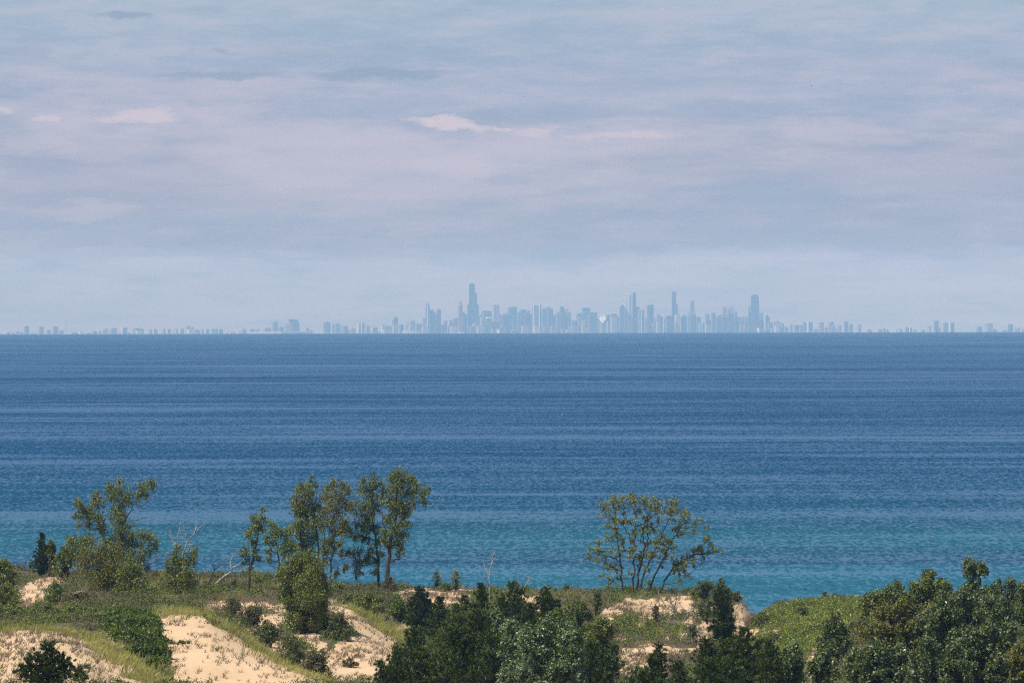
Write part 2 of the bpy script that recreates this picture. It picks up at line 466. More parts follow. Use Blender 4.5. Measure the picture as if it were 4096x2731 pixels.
def special(px0, px1, layer, name, desc, D=None):
    D = D or dist(layer)
    x = city_frame((px0+px1)/2, D)
    root = empty(name, (x, D, base_z(x, D)))
    BUILDINGS.append(((px0+px1)/2, root, desc, '', px1-px0, 0, '', 'skyscraper', layer))
    return root, D, base_z(x, D)
def tier(part, root, D, x0, x1, top, bot, tone, ftop=None, dep=None, rot=True):
    """one storey block of a tower: photo columns x0..x1, from photo row bot (None = ground) up to top"""
    X0, X1 = city_frame(x0, D), city_frame(x1, D)
    z1 = ztop((x0+x1)/2, top, D); z0 = base_z(X0, D) if bot is None else ztop((x0+x1)/2, bot, D)
    if rot: fp = foot(X0, X1, D)
    else:
        dp = dep or (X1 - X0)
        fp = [np.array(p) for p in ((X0, D), (X1, D), (X1, D+dp), (X0, D+dp))]
    return mesh_obj(part, *prism(fp, z0, z1, ftop), FM[tone], root)
def mast(part, root, D, px, top, bot, wpx, tone='bright', dy=20):
    X = city_frame(px, D); u = D/F; r = wpx*u/2
    z1 = ztop(px, top, D); z0 = ztop(px, bot, D)
    q = [np.array([X+a*r, D+dy+b_*r]) for a, b_ in ((-1, -1), (1, -1), (1, 1), (-1, 1))]
    return mesh_obj(part, *prism(q, z0, z1, 0.55), FM[tone], root)
def outline(part, root, D, pts, tone, depth, dy=0.0, lean=0.0):
    """a slab whose broad side has the given outline (photo pixels), with real thickness"""
    pp = [at(x, y, D) for x, y in pts]
    n = len(pp)
    z0_ = min(p[2] for p in pp)
    pp = [(p[0], p[1] + lean * (p[2] - z0_), p[2]) for p in pp]   # a face that slopes back
    V = [(p[0], p[1]+dy, p[2]) for p in pp] + [(p[0], p[1]+dy+depth, p[2]) for p in pp]
    P = [tuple(range(n)), tuple(range(n, 2*n))[::-1]] + [(i, n+i, n+(i+1) % n, (i+1) % n) for i in range(n)]
    return mesh_obj(part, V, P, FM[tone], root)
GB = 1350   # a row safely below the horizon

# ---- far left shore
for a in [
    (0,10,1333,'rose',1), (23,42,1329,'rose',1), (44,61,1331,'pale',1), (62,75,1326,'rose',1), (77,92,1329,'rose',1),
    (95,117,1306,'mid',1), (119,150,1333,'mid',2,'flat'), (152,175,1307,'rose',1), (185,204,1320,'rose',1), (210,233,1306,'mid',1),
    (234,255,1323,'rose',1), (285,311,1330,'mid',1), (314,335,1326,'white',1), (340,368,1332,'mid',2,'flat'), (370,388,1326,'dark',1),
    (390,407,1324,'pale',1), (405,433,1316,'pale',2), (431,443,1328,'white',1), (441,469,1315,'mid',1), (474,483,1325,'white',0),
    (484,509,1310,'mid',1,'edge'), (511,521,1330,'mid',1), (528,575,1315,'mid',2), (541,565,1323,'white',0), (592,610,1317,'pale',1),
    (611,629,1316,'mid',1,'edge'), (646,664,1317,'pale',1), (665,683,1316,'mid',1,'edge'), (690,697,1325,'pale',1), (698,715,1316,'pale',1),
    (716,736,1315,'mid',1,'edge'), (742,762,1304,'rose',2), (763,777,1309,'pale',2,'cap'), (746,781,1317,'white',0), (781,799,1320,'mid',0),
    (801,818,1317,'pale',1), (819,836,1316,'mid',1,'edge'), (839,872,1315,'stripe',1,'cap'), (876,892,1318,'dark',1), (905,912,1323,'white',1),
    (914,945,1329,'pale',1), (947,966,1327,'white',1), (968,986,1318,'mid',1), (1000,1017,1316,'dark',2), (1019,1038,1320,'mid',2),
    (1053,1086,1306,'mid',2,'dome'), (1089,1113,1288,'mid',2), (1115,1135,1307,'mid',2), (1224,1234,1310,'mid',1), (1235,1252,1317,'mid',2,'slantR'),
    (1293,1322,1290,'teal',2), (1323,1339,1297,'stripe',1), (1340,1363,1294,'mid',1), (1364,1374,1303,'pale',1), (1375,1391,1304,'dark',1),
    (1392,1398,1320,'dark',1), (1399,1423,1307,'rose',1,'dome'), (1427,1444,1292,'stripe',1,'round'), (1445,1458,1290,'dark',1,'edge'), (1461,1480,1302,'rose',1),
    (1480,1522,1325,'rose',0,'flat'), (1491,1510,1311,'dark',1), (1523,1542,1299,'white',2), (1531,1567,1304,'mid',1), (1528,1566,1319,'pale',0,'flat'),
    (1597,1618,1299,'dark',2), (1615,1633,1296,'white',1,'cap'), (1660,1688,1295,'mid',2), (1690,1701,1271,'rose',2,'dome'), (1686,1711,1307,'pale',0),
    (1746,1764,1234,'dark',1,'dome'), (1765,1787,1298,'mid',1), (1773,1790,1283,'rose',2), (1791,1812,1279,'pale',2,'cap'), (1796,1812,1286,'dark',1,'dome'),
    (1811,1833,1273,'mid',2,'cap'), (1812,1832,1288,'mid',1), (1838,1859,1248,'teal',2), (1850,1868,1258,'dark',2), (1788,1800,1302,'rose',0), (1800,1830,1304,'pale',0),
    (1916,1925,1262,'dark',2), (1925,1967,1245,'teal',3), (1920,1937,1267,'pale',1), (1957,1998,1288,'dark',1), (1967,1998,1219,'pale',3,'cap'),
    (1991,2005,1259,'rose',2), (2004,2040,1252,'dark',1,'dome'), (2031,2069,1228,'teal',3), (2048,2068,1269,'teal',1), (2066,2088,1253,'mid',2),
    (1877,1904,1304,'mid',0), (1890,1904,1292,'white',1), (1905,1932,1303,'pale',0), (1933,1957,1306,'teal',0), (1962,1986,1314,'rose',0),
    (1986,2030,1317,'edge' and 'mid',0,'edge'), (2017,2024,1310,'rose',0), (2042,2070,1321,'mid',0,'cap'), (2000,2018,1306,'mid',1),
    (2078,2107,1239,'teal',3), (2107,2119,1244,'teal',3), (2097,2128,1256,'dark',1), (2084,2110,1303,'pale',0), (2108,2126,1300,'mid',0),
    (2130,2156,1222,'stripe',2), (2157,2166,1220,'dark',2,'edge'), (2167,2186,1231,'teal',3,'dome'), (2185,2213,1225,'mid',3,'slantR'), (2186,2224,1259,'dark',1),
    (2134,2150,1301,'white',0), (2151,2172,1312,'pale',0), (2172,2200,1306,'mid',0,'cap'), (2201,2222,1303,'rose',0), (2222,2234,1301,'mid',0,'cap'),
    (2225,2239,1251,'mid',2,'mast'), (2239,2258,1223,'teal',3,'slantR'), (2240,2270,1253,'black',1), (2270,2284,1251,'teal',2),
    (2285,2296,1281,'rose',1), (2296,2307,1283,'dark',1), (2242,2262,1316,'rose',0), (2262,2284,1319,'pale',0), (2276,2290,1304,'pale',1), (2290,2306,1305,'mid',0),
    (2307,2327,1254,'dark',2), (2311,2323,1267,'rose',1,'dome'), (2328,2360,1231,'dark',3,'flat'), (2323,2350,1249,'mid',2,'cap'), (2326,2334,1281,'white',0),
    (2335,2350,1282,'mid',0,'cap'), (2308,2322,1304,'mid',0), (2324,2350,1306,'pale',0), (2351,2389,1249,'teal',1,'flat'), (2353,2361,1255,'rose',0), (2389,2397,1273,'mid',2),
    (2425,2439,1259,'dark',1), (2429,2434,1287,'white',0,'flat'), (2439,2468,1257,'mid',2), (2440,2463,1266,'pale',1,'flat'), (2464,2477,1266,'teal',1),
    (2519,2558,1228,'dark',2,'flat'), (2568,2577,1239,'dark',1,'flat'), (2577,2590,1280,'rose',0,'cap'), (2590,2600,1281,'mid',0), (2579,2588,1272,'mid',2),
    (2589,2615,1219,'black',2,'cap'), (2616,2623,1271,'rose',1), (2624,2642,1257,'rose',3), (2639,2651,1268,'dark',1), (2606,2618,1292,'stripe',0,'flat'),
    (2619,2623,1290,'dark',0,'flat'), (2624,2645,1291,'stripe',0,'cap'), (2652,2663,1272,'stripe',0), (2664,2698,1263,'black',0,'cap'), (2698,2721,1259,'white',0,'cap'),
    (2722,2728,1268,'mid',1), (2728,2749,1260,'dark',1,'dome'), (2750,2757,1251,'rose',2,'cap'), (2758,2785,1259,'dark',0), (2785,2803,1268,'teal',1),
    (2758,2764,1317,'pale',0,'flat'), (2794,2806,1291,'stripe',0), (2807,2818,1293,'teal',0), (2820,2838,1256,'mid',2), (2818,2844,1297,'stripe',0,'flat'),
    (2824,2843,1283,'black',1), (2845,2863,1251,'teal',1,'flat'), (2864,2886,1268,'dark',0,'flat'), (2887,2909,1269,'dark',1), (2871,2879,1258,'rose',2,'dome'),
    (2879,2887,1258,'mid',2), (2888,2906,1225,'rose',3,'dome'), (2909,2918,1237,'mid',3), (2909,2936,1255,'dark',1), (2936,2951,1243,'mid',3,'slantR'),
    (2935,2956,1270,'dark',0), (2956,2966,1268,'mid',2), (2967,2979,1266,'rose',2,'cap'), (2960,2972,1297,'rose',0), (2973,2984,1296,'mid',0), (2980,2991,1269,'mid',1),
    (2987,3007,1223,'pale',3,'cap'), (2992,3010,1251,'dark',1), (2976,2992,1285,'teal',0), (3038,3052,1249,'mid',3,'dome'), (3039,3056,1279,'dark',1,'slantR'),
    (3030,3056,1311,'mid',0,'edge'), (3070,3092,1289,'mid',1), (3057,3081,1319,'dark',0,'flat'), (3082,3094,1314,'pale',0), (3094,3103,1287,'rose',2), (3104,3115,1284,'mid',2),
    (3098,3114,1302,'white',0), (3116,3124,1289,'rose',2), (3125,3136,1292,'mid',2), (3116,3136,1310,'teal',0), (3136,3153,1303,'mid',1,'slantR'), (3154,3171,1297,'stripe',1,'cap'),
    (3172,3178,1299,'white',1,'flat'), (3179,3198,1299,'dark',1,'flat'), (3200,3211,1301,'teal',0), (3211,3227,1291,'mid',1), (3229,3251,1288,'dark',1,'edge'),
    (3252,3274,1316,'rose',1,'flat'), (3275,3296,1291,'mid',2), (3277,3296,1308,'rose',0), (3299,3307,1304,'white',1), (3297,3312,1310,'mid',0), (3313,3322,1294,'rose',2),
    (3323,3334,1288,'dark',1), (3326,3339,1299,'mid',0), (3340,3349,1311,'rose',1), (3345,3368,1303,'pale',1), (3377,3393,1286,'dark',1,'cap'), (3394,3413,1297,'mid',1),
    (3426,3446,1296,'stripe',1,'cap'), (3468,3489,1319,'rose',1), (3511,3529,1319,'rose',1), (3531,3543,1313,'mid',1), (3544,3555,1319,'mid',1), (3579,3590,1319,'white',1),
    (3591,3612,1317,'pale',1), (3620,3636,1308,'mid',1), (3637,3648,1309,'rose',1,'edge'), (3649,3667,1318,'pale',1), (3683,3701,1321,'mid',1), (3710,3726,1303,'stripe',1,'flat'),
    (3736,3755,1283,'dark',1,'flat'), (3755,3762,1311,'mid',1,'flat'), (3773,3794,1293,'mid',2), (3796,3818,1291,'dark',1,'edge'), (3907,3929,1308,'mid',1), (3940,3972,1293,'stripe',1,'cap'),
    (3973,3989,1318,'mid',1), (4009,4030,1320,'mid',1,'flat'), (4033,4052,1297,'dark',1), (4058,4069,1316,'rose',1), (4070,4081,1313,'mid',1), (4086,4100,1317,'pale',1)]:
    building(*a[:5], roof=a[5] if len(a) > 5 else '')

# ---- landmarks
def lmk(root, label, cat='skyscraper'):
    tag(root, label, cat)
# thin mast far left
r, D, zb = special(258, 268, 1, 'radio_mast', 'mast')
mast('mast', r, D, 263, 1281, 1340, 2.6, 'mid'); mast('antenna_pod', r, D, 263, 1294, 1303, 4.2, 'mid', 19)
lmk(r, 'thin lone radio mast standing on the low left shore', 'mast')
# leaning wedge tower and its pink lit neighbour
r, D, zb = special(1155, 1197, 2, 'glass_tower', 'wedge')
outline('wall', r, D, [(1155, 1275), (1192.5, 1279), (1193, 1286), (1196.5, 1287), (1197, GB), (1164, GB), (1164, 1292), (1157, 1288)], 'black', 60)
outline('annex', r, D, [(1196.6, 1313), (1199.5, 1313), (1199.5, GB), (1196.6, GB)], 'dark', 40)
lmk(r, 'dark glass tower with a sloping overhanging top beside a pink block')
r, D, zb = special(1141, 1170, 1, 'hotel_block', 'pinkblock')
tier('wall', r, D, 1141, 1168, 1294, None, 'rose', rot=False, dep=60); tier('penthouse', r, D, 1158, 1166, 1291, 1294, 'mid', rot=False, dep=20)
lmk(r, 'sunlit pink slab in front of the leaning dark tower', 'building')
# long white halls on the shore
r, D, zb = special(940, 1126, 0, 'exhibition_hall', 'hall')
tier('wall', r, D, 998, 1126, 1329, None, 'white', rot=False, dep=120); tier('roof', r, D, 996, 1127, 1326.6, 1328.8, 'bright', rot=False, dep=124)
lmk(r, 'long low white hall at the waterline left of the leaning tower', 'hall')
r, D, zb = special(1126, 1253, 0, 'exhibition_hall', 'hall')
tier('wall', r, D, 1128, 1252, 1328, None, 'teal', rot=False, dep=120); tier('roof', r, D, 1127, 1254, 1325, 1327.8, 'pale', rot=False, dep=124)
lmk(r, 'long low blue hall with a pale flat roof below the leaning tower', 'hall')
harbour = []
for k, (px, tp) in enumerate([(1252, 1320), (1259, 1325), (1266, 1322), (1274, 1326), (1281, 1324), (1288, 1327), (1295, 1321), (1307, 1322)]):
    D = dist(0); x = city_frame(px, D); r = empty('harbour_mast', (x, D, base_z(x, D)))
    mast('pole', r, D, px, tp, 1345, 1.6, 'bright')
    mast('crossarm', r, D, px, tp+3, tp+4, 3.0, 'bright', 18)
    tag(r, 'thin white pole in the row between the blue hall and the teal towers', 'mast', 'thin white poles along the harbour')
# dark tower with narrower top
r, D, zb = special(1567, 1594, 1, 'stepped_tower', 'narrowtop')
tier('wall', r, D, 1568, 1593, 1296, None, 'stripe'); tier('upper_wall', r, D, 1569, 1591.5, 1279, 1296, 'dark'); tier('crown', r, D, 1575, 1591, 1268, 1279, 'dark')
lmk(r, 'dark tower with narrower top and pale ribbed base before the low stadium')
# white grid office with mast
r, D, zb = special(1633, 1660, 1, 'grid_block', 'grid')
tier('wall', r, D, 1634, 1660, 1284, None, 'stripe'); tier('penthouse', r, D, 1643, 1654, 1279, 1284, 'white'); mast('mast', r, D, 1638, 1265, 1285, 1.6, 'mid')
lmk(r, 'pale gridded block with a thin roof mast above the low stadium', 'building')
# stadium
r, D, zb = special(1607, 1719, 0, 'stadium', 'stadium')
X0, X1 = city_frame(1607, D), city_frame(1719, D)
cx, rx_ = (X0+X1)/2, (X1-X0)/2
def ell(s, n=40): return [np.array([cx + rx_*s*math.cos(2*math.pi*i/n), D + 60 + 60*s*math.sin(2*math.pi*i/n)]) for i in range(n)]
zt = ztop(1660, 1324, D)
mesh_obj('stand', *prism(ell(0.93), zb, zt - 3, 1.06), FM['pale'], r, smooth=False)
mesh_obj('rim', *prism(ell(0.99), zt - 2.9, zt, 1.01), FM['bright'], r)
lmk(r, 'low pale curved stadium at the waterline', 'stadium')
# fan of stepped riverside towers
r, D, zb = special(1702, 1722, 1, 'glass_tower', 'fin')
outline('wall', r, D, [(1702, 1236), (1706, 1208), (1712.5, 1207), (1713, GB), (1702, GB)], 'stripe', 45)
outline('side_wall', r, D, [(1713.1, 1210), (1716, 1214), (1718, 1221), (1719, 1232), (1722, 1234), (1722, GB), (1713.1, GB)], 'teal', 50, 4)
lmk(r, 'tall ribbed glass tower with a slanting fin top, left of the stepped teal tower')
r, D, zb = special(1718, 1745, 1, 'stepped_tower', 'fan')
for k, (a, b_, tp) in enumerate([(1720, 1726, 1240), (1726, 1735, 1238), (1735, 1738, 1246), (1738, 1741.5, 1251), (1741.5, 1745, 1255)]):
    tier('wall' if k == 1 else 'setback', r, D + k*2.0, a + .02, b_ - .02, tp, None, 'teal', rot=False, dep=50)
lmk(r, 'teal glass tower stepping down to the right beside the finned tower')
# tower with shouldered round crown
r, D, zb = special(1831, 1851, 2, 'crowned_tower', 'crown')
tier('wall', r, D, 1830.5, 1851, 1222, None, 'rose', rot=True)
for k, px in enumerate((1832.5, 1848.5)): mast('turret', r, D, px, 1217, 1223, 2.4, 'pale', 12 + k)
tier('crown', r, D, 1836, 1848, 1209, 1222, 'pale'); tier('crown_tip', r, D, 1840, 1846, 1204, 1209, 'pale')
lmk(r, 'rosy stone tower with a pale rounded crown, left of the twin-antenna skyscraper')
# the great stepped black tower
r, D, zb = special(1869, 1916, 2, 'stepped_skyscraper', 'willis')
tier('lower_wall', r, D, 1869.5, 1915.7, 1218.4, None, 'black', rot=False, dep=68)
tier('middle_wall', r, D+3, 1876, 1908.3, 1172.3, 1219, 'black', rot=False, dep=62)
tier('upper_wall', r, D+8, 1877.3, 1900, 1136, 1173, 'black', rot=False, dep=50)
tier('penthouse', r, D+14, 1882.5, 1894, 1132, 1136.2, 'black', rot=False, dep=25)
mast('antenna', r, D, 1883.6, 1103, 1133, 2.6, 'bright', 26); mast('antenna', r, D, 1892.2, 1099, 1133, 2.6, 'bright', 27)
lmk(r, 'tallest black stepped skyscraper with two white antennas on its roof')
# low museum
r, D, zb = special(1780, 1857, 0, 'museum', 'museum')
tier('wing', r, D, 1800, 1834, 1329, None, 'white', rot=False, dep=50); tier('wing', r, D+1, 1842, 1857, 1328.5, None, 'white', rot=False, dep=50)
tier('centre_block', r, D, 1834.2, 1841.8, 1325, None, 'bright', rot=False, dep=45); tier('roof', r, D+6, 1835.5, 1840.5, 1320, 1325.2, 'rose', ftop=.4)
lmk(r, 'low white museum with a central dome roof at the waterline', 'museum')
r, D, zb = special(1780, 1788, 0, 'planetarium', 'planetarium')
tier('wall', r, D, 1779, 1788, 1331, None, 'white'); tier('dome', r, D+2, 1781, 1786, 1328, 1331.2, 'bright', ftop=.4)
lmk(r, 'tiny white domed building at the waterline left of the museum', 'building')
# white topped block
r, D, zb = special(1941, 1965, 1, 'office_tower', 'whitetop')
tier('wall', r, D, 1942, 1965, 1273, None, 'teal'); tier('roof', r, D, 1941.5, 1965.5, 1268, 1272.8, 'bright', ftop=.85)
lmk(r, 'blue tower with a bright white flared roof just right of the twin-antenna skyscraper')
# tower with white raking fins
r, D, zb = special(2259, 2278, 3, 'finned_tower', 'fins')
outline('wall', r, D, [(2259, 1235), (2276, 1237), (2277, GB), (2259, GB)], 'mid', 50)
outline('roof_fin', r, D-1, [(2259, 1233), (2262, 1234), (2270, 1250), (2266, 1250)], 'bright', 6, -7); outline('roof_fin', r, D-1, [(2272, 1235), (2275, 1235), (2279, 1250), (2276.5, 1250)], 'bright', 6, -7)
lmk(r, 'pale tower with white raking fins, behind the black block left of centre skyline')
# diamond front tower
r, D, zb = special(2396, 2425, 0, 'diamond_tower', 'diamond')
outline('wall', r, D, [(2396, GB), (2396, 1293.6), (2424, 1293.6), (2424, GB)], 'mid', 62); outline('rear_wall', r, D, [(2396.2, 1293.4), (2396.2, 1277), (2411, 1258.5), (2423.8, 1275), (2423.8, 1293.4)], 'mid', 12, 50)
outline('front_wall', r, D, [(2396, GB), (2396, 1281), (2408, 1295), (2408, GB)], 'pale', 4, -5)
outline('front_wall', r, D, [(2409.6, GB), (2409.6, 1295), (2413, 1292), (2413, GB)], 'mid', 4, -5)
outline('diamond_roof', r, D, [(2410.2, 1256.5), (2410, 1293.5), (2396, 1276)], 'bright', 8, -12, 1.1); outline('diamond_roof', r, D, [(2411.8, 1256.5), (2424.3, 1274), (2411.6, 1291)], 'bright', 8, -12, 1.1)
lmk(r, 'tower with a bright white split diamond face')
# pointed tower with white chevrons
r, D, zb = special(2478, 2498, 1, 'pointed_tower', 'chevron')
outline('wall', r, D, [(2478.5, GB), (2479, 1229), (2484, 1222), (2491, 1212), (2497, 1223), (2498.5, 1225), (2498.5, GB)], 'dark', 50)
outline('chevron', r, D, [(2484, 1222.5), (2489.8, 1209), (2491, 1209.5), (2486, 1222.5)], 'bright', 10, -11, 1.0); outline('chevron', r, D, [(2492, 1209.5), (2493.3, 1209), (2498.6, 1222), (2496.3, 1223.5)], 'bright', 10, -11, 1.0)
mast('spire', r, D, 2491.5, 1196, 1212, 1.2, 'mid')
lmk(r, 'pointed dark tower with two white chevrons on its tip, left of the white square tower')
# tall white square tower
r, D, zb = special(2499, 2530, 1, 'white_tower', 'aon')
tier('lit_wall', r, D, 2499.5, 2517, 1176, None, 'white', rot=False, dep=60); tier('edge_strip', r, D-1.5, 2517.1, 2518.8, 1175, None, 'bright', rot=False, dep=40)  # light painted in: white for the lit face, duller stone for the shaded
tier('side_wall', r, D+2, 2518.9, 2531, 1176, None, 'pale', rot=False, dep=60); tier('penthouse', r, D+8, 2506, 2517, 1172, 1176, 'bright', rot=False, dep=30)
lmk(r, 'tall square white stone tower right of the chevron-tipped tower')
r, D, zb = special(2530, 2545, 1, 'glass_tower', 'stregis')
outline('wall', r, D, [(2531, GB), (2531.5, 1170), (2543.5, 1170), (2545, 1190), (2544, 1215), (2545.5, GB)], 'black', 45)
outline('step', r, D, [(2545.6, GB), (2545.6, 1226), (2558, 1226), (2558, GB)], 'dark', 45)
lmk(r, 'slim dark wavy-sided glass tower touching the tall white square tower')
r, D, zb = special(2551, 2567, 0, 'grid_tower', 'whitegrid')
tier('wall', r, D, 2552.5, 2566, 1239, None, 'teal', rot=False, dep=50)
for x in (2551.5, 2564.8): tier('frame_post', r, D-2, x, x+1.9, 1238, None, 'bright', rot=False, dep=4)
for k in range(9):
    y = 1239 + k*11.2; tier('frame_beam', r, D-1.9, 2553.5, 2564.7, y, y+1.6, 'bright', rot=False, dep=4)
lmk(r, 'blue tower gridded with white frames, right of the tall white square tower')
# tall slim dark tower with right shoulder
r, D, zb = special(2688, 2712, 1, 'setback_tower', 'trump')
tier('upper_wall', r, D, 2688, 2705, 1167, None, 'black', ftop=.99, rot=False, dep=45); tier('middle_wall', r, D+1, 2705.1, 2712, 1217, None, 'dark', rot=False, dep=43); tier('lower_wall', r, D+2, 2712.1, 2718.5, 1256, None, 'dark', rot=False, dep=41)
lmk(r, 'slim dark skyscraper with stepped shoulders on its right side')
r, D, zb = special(2761, 2779, 2, 'wavy_tower', 'wavy')
outline('wall', r, D, [(2759, GB), (2760, 1245), (2761.5, 1225), (2763, 1203.5), (2775.5, 1203.5), (2778, 1222), (2778, 1240), (2781, 1258), (2781, GB)], 'mid', 45)
lmk(r, 'grey tapering tower standing alone right of the slim stepped skyscraper')
# four-turreted tower
r, D, zb = special(2918, 2936, 2, 'turreted_tower', 'turrets')
tier('wall', r, D, 2918, 2936, 1230, None, 'rose', rot=False, dep=40)
for k, (x, dy) in enumerate([(2919.5, 2), (2924.5, 30), (2929, 31), (2934, 2)]): mast('turret', r, D, x, 1220, 1230.5, 2.6, 'pale', dy + 2)
lmk(r, 'rosy tower with four roof turrets left of the tapering black skyscraper')
# tapering black tower with two masts
r, D, zb = special(3003, 3040, 1, 'tapered_skyscraper', 'hancock')
outline('wall', r, D, [(3000, GB), (3006, 1182), (3009, 1180), (3031, 1180), (3034.5, 1183), (3040.5, GB)], 'black', 60)
tier('penthouse', r, D+20, 3012, 3029, 1177, 1180.5, 'black', rot=False, dep=25)
mast('antenna', r, D, 3016, 1160, 1178, 3.2, 'bright', 28); mast('antenna', r, D, 3025.5, 1166, 1178, 3.0, 'bright', 29); mast('antenna_tip', r, D, 3025.5, 1138, 1166, 1.4, 'mid', 29)
lmk(r, 'tapering black skyscraper with two roof antennas')
r, D, zb = special(3063, 3080, 1, 'peaked_tower', 'pinkpeak')
tier('wall', r, D, 3063, 3079.5, 1266, None, 'mid'); tier('roof', r, D, 3065.5, 3073.5, 1257, 1266, 'rose', ftop=.2)
lmk(r, 'grey tower with a pink pointed roof right of the tapering black skyscraper')

# ---- labels: every tower is told apart by its look and its place between the landmarks
LM = [(263, 'the thin radio mast'), (1176, 'the leaning dark tower'), (1663, 'the low stadium'), (1892, 'the twin-antenna skyscraper'),
      (2411, 'the white diamond tower'), (2515, 'the tall white square tower'), (2700, 'the slim stepped skyscraper'), (3020, 'the tapering black skyscraper'),
      (3071, 'the pink-peaked tower'), (3745, 'the tall dark slab far right')]
TONE = {'black': 'black glass', 'dark': 'dark blue glass', 'teal': 'teal glass', 'mid': 'grey', 'rose': 'rosy stone', 'pale': 'pale stone', 'white': 'white concrete', 'stripe': 'white-ribbed'}
ROOF = {'dome': 'rounded roof', 'slantR': 'sloping roof', 'slantL': 'sloping roof', 'edge': 'bright end wall', 'cap': 'white rooftop box', 'mast': 'rooftop mast', 'round': 'round plan', 'flat': 'flat roof', 'peak': 'pointed roof'}
ORD = 'first second third fourth fifth sixth seventh eighth ninth tenth eleventh twelfth thirteenth fourteenth fifteenth sixteenth seventeenth eighteenth nineteenth twentieth'.split()
plain = sorted([b_ for b_ in BUILDINGS if b_[2] is None], key=lambda b_: b_[0])
used = {}
lmx = [l[0] for l in LM]
def shape_of(b_):
    hgt = 1333 - b_[5]
    if hgt > 60: return 'tower'
    if hgt > 30: return 'mid-height block' if b_[4] > 14 else 'narrow tower'
    if hgt > 14: return 'low block'
    return 'very low building'
def key_of(b_): return TONE[b_[3]] + ' ' + shape_of(b_) + (' with ' + ROOF[b_[6]] if b_[6] in ROOF else '')
for b_ in plain:
    px = b_[0]; k = key_of(b_)
    i = min(range(len(LM)), key=lambda j: abs(lmx[j] - px))
    side = 'left' if px < lmx[i] else 'right'
    # count like blocks outward from that landmark
    same = sorted([c for c in plain if key_of(c) == k and ((c[0] < lmx[i]) == (px < lmx[i]))], key=lambda c: abs(c[0]-lmx[i]))
    n = same.index(b_)
    prep = side + ' of'
    lab = f"{ORD[n]} {k}, {prep} {LM[i][1]}"
    if len(lab.split()) > 16: lab = lab.replace("mid-height block", "mid-rise").replace("very low building", "low-rise").replace(" with ", ", ").replace("the tapering", "tapering")
    if abs(px - 3745) < 1: lab = 'tall dark slab standing alone on the low shore far right'
    tag(b_[1], lab, 'skyscraper' if 1333 - b_[5] > 75 else 'building', 'hazy buildings of the far skyline')
# ------------------------------------------------------------------ dunes
# ridge and trough lines, each given as (photo px, photo py, metres away)
LINES = [
 [(-4000, 2960, 560), (8000, 2960, 560)],
 [(-4000, 2560, 690), (0, 2540, 690), (60, 2530, 690), (120, 2526, 690), (230, 2534, 688), (330, 2560, 684), (420, 2610, 678), (500, 2655, 668), (575, 2695, 660), (650, 2740, 650), (900, 2810, 645), (4096, 2810, 645), (8000, 2810, 645)],
 [(-4000, 2600, 712), (0, 2560, 712), (230, 2560, 712), (420, 2650, 712), (640, 2770, 705), (900, 2830, 700), (2400, 2830, 690), (4096, 2800, 690), (8000, 2780, 690)],
 [(-4000, 2480, 765), (0, 2500, 765), (350, 2475, 765), (560, 2462, 765), (640, 2456, 765), (700, 2454, 765), (790, 2457, 763), (840, 2472, 760), (980, 2568, 748), (1115, 2650, 735), (1240, 2715, 722), (1340, 2760, 715), (1500, 2800, 712), (2400, 2790, 710), (3000, 2780, 710), (4096, 2740, 710), (8000, 2700, 710)],
 [(-4000, 2480, 800), (0, 2500, 800), (560, 2482, 800), (700, 2480, 800), (850, 2530, 796), (1000, 2620, 790), (1200, 2700, 780), (1400, 2735, 775), (1700, 2740, 770), (2400, 2700, 770), (3000, 2700, 770), (4096, 2650, 770), (8000, 2640, 770)],
 [(-4000, 2400, 880), (0, 2440, 880), (200, 2440, 880), (620, 2418, 880), (790, 2412, 880), (1050, 2408, 880), (1290, 2410, 878), (1400, 2436, 872), (1500, 2500, 862), (1577, 2552, 855), (1700, 2600, 845), (2000, 2620, 840), (2400, 2620, 840), (2600, 2590, 840), (3000, 2620, 840), (3300, 2600, 840), (4096, 2570, 840), (8000, 2560, 840)],
 [(-4000, 2390, 910), (0, 2430, 910), (620, 2412, 915), (1290, 2425, 915), (1400, 2455, 912), (1500, 2505, 908), (1600, 2540, 905), (2000, 2560, 900), (2400, 2560, 900), (2700, 2530, 900), (2900, 2560, 900), (3050, 2590, 900), (3300, 2530, 890), (4096, 2500, 890), (8000, 2490, 890)],
 [(-4000, 2330, 960), (0, 2420, 950), (60, 2415, 950), (200, 2420, 950), (330, 2380, 955), (600, 2375, 955), (1050, 2385, 955), (1350, 2400, 955), (1500, 2430, 955), (1700, 2420, 955), (2000, 2410, 955), (2300, 2420, 955), (2450, 2430, 955), (2620, 2480, 950), (2750, 2480, 950), (2900, 2490, 950), (2960, 2520, 950), (3010, 2530, 950), (3060, 2480, 945), (3150, 2440, 945), (3300, 2430, 945), (4096, 2420, 945), (8000, 2400, 945)],
 [(-4000, 2250, 1000), (0, 2268, 1000), (60, 2275, 1000), (130, 2284, 1000), (348, 2294, 1000), (575, 2292, 1000), (784, 2300, 1000), (940, 2300, 1000), (1115, 2312, 1000), (1260, 2336, 1000), (1358, 2342, 1000), (1532, 2346, 1000), (1741, 2350, 1000), (1916, 2358, 1000), (2264, 2366, 1000), (2612, 2366, 1000), (2786, 2370, 1000), (2860, 2376, 1000), (2930, 2388, 1000), (2966, 2400, 998), (2985, 2430, 996), (3013, 2468, 994), (3030, 2476, 992), (3050, 2452, 990), (3080, 2432, 988), (3135, 2418, 985), (3222, 2408, 985), (3309, 2400, 985), (3483, 2400, 985), (4096, 2385, 985), (8000, 2350, 985)],
]
NC = 16
pxs = np.concatenate([np.linspace(-9000, -420, 40), np.arange(-400, 4500, 9.0), np.linspace(4530, 13000, 40)])
ncol = len(pxs)
Yk, Zk = [], []
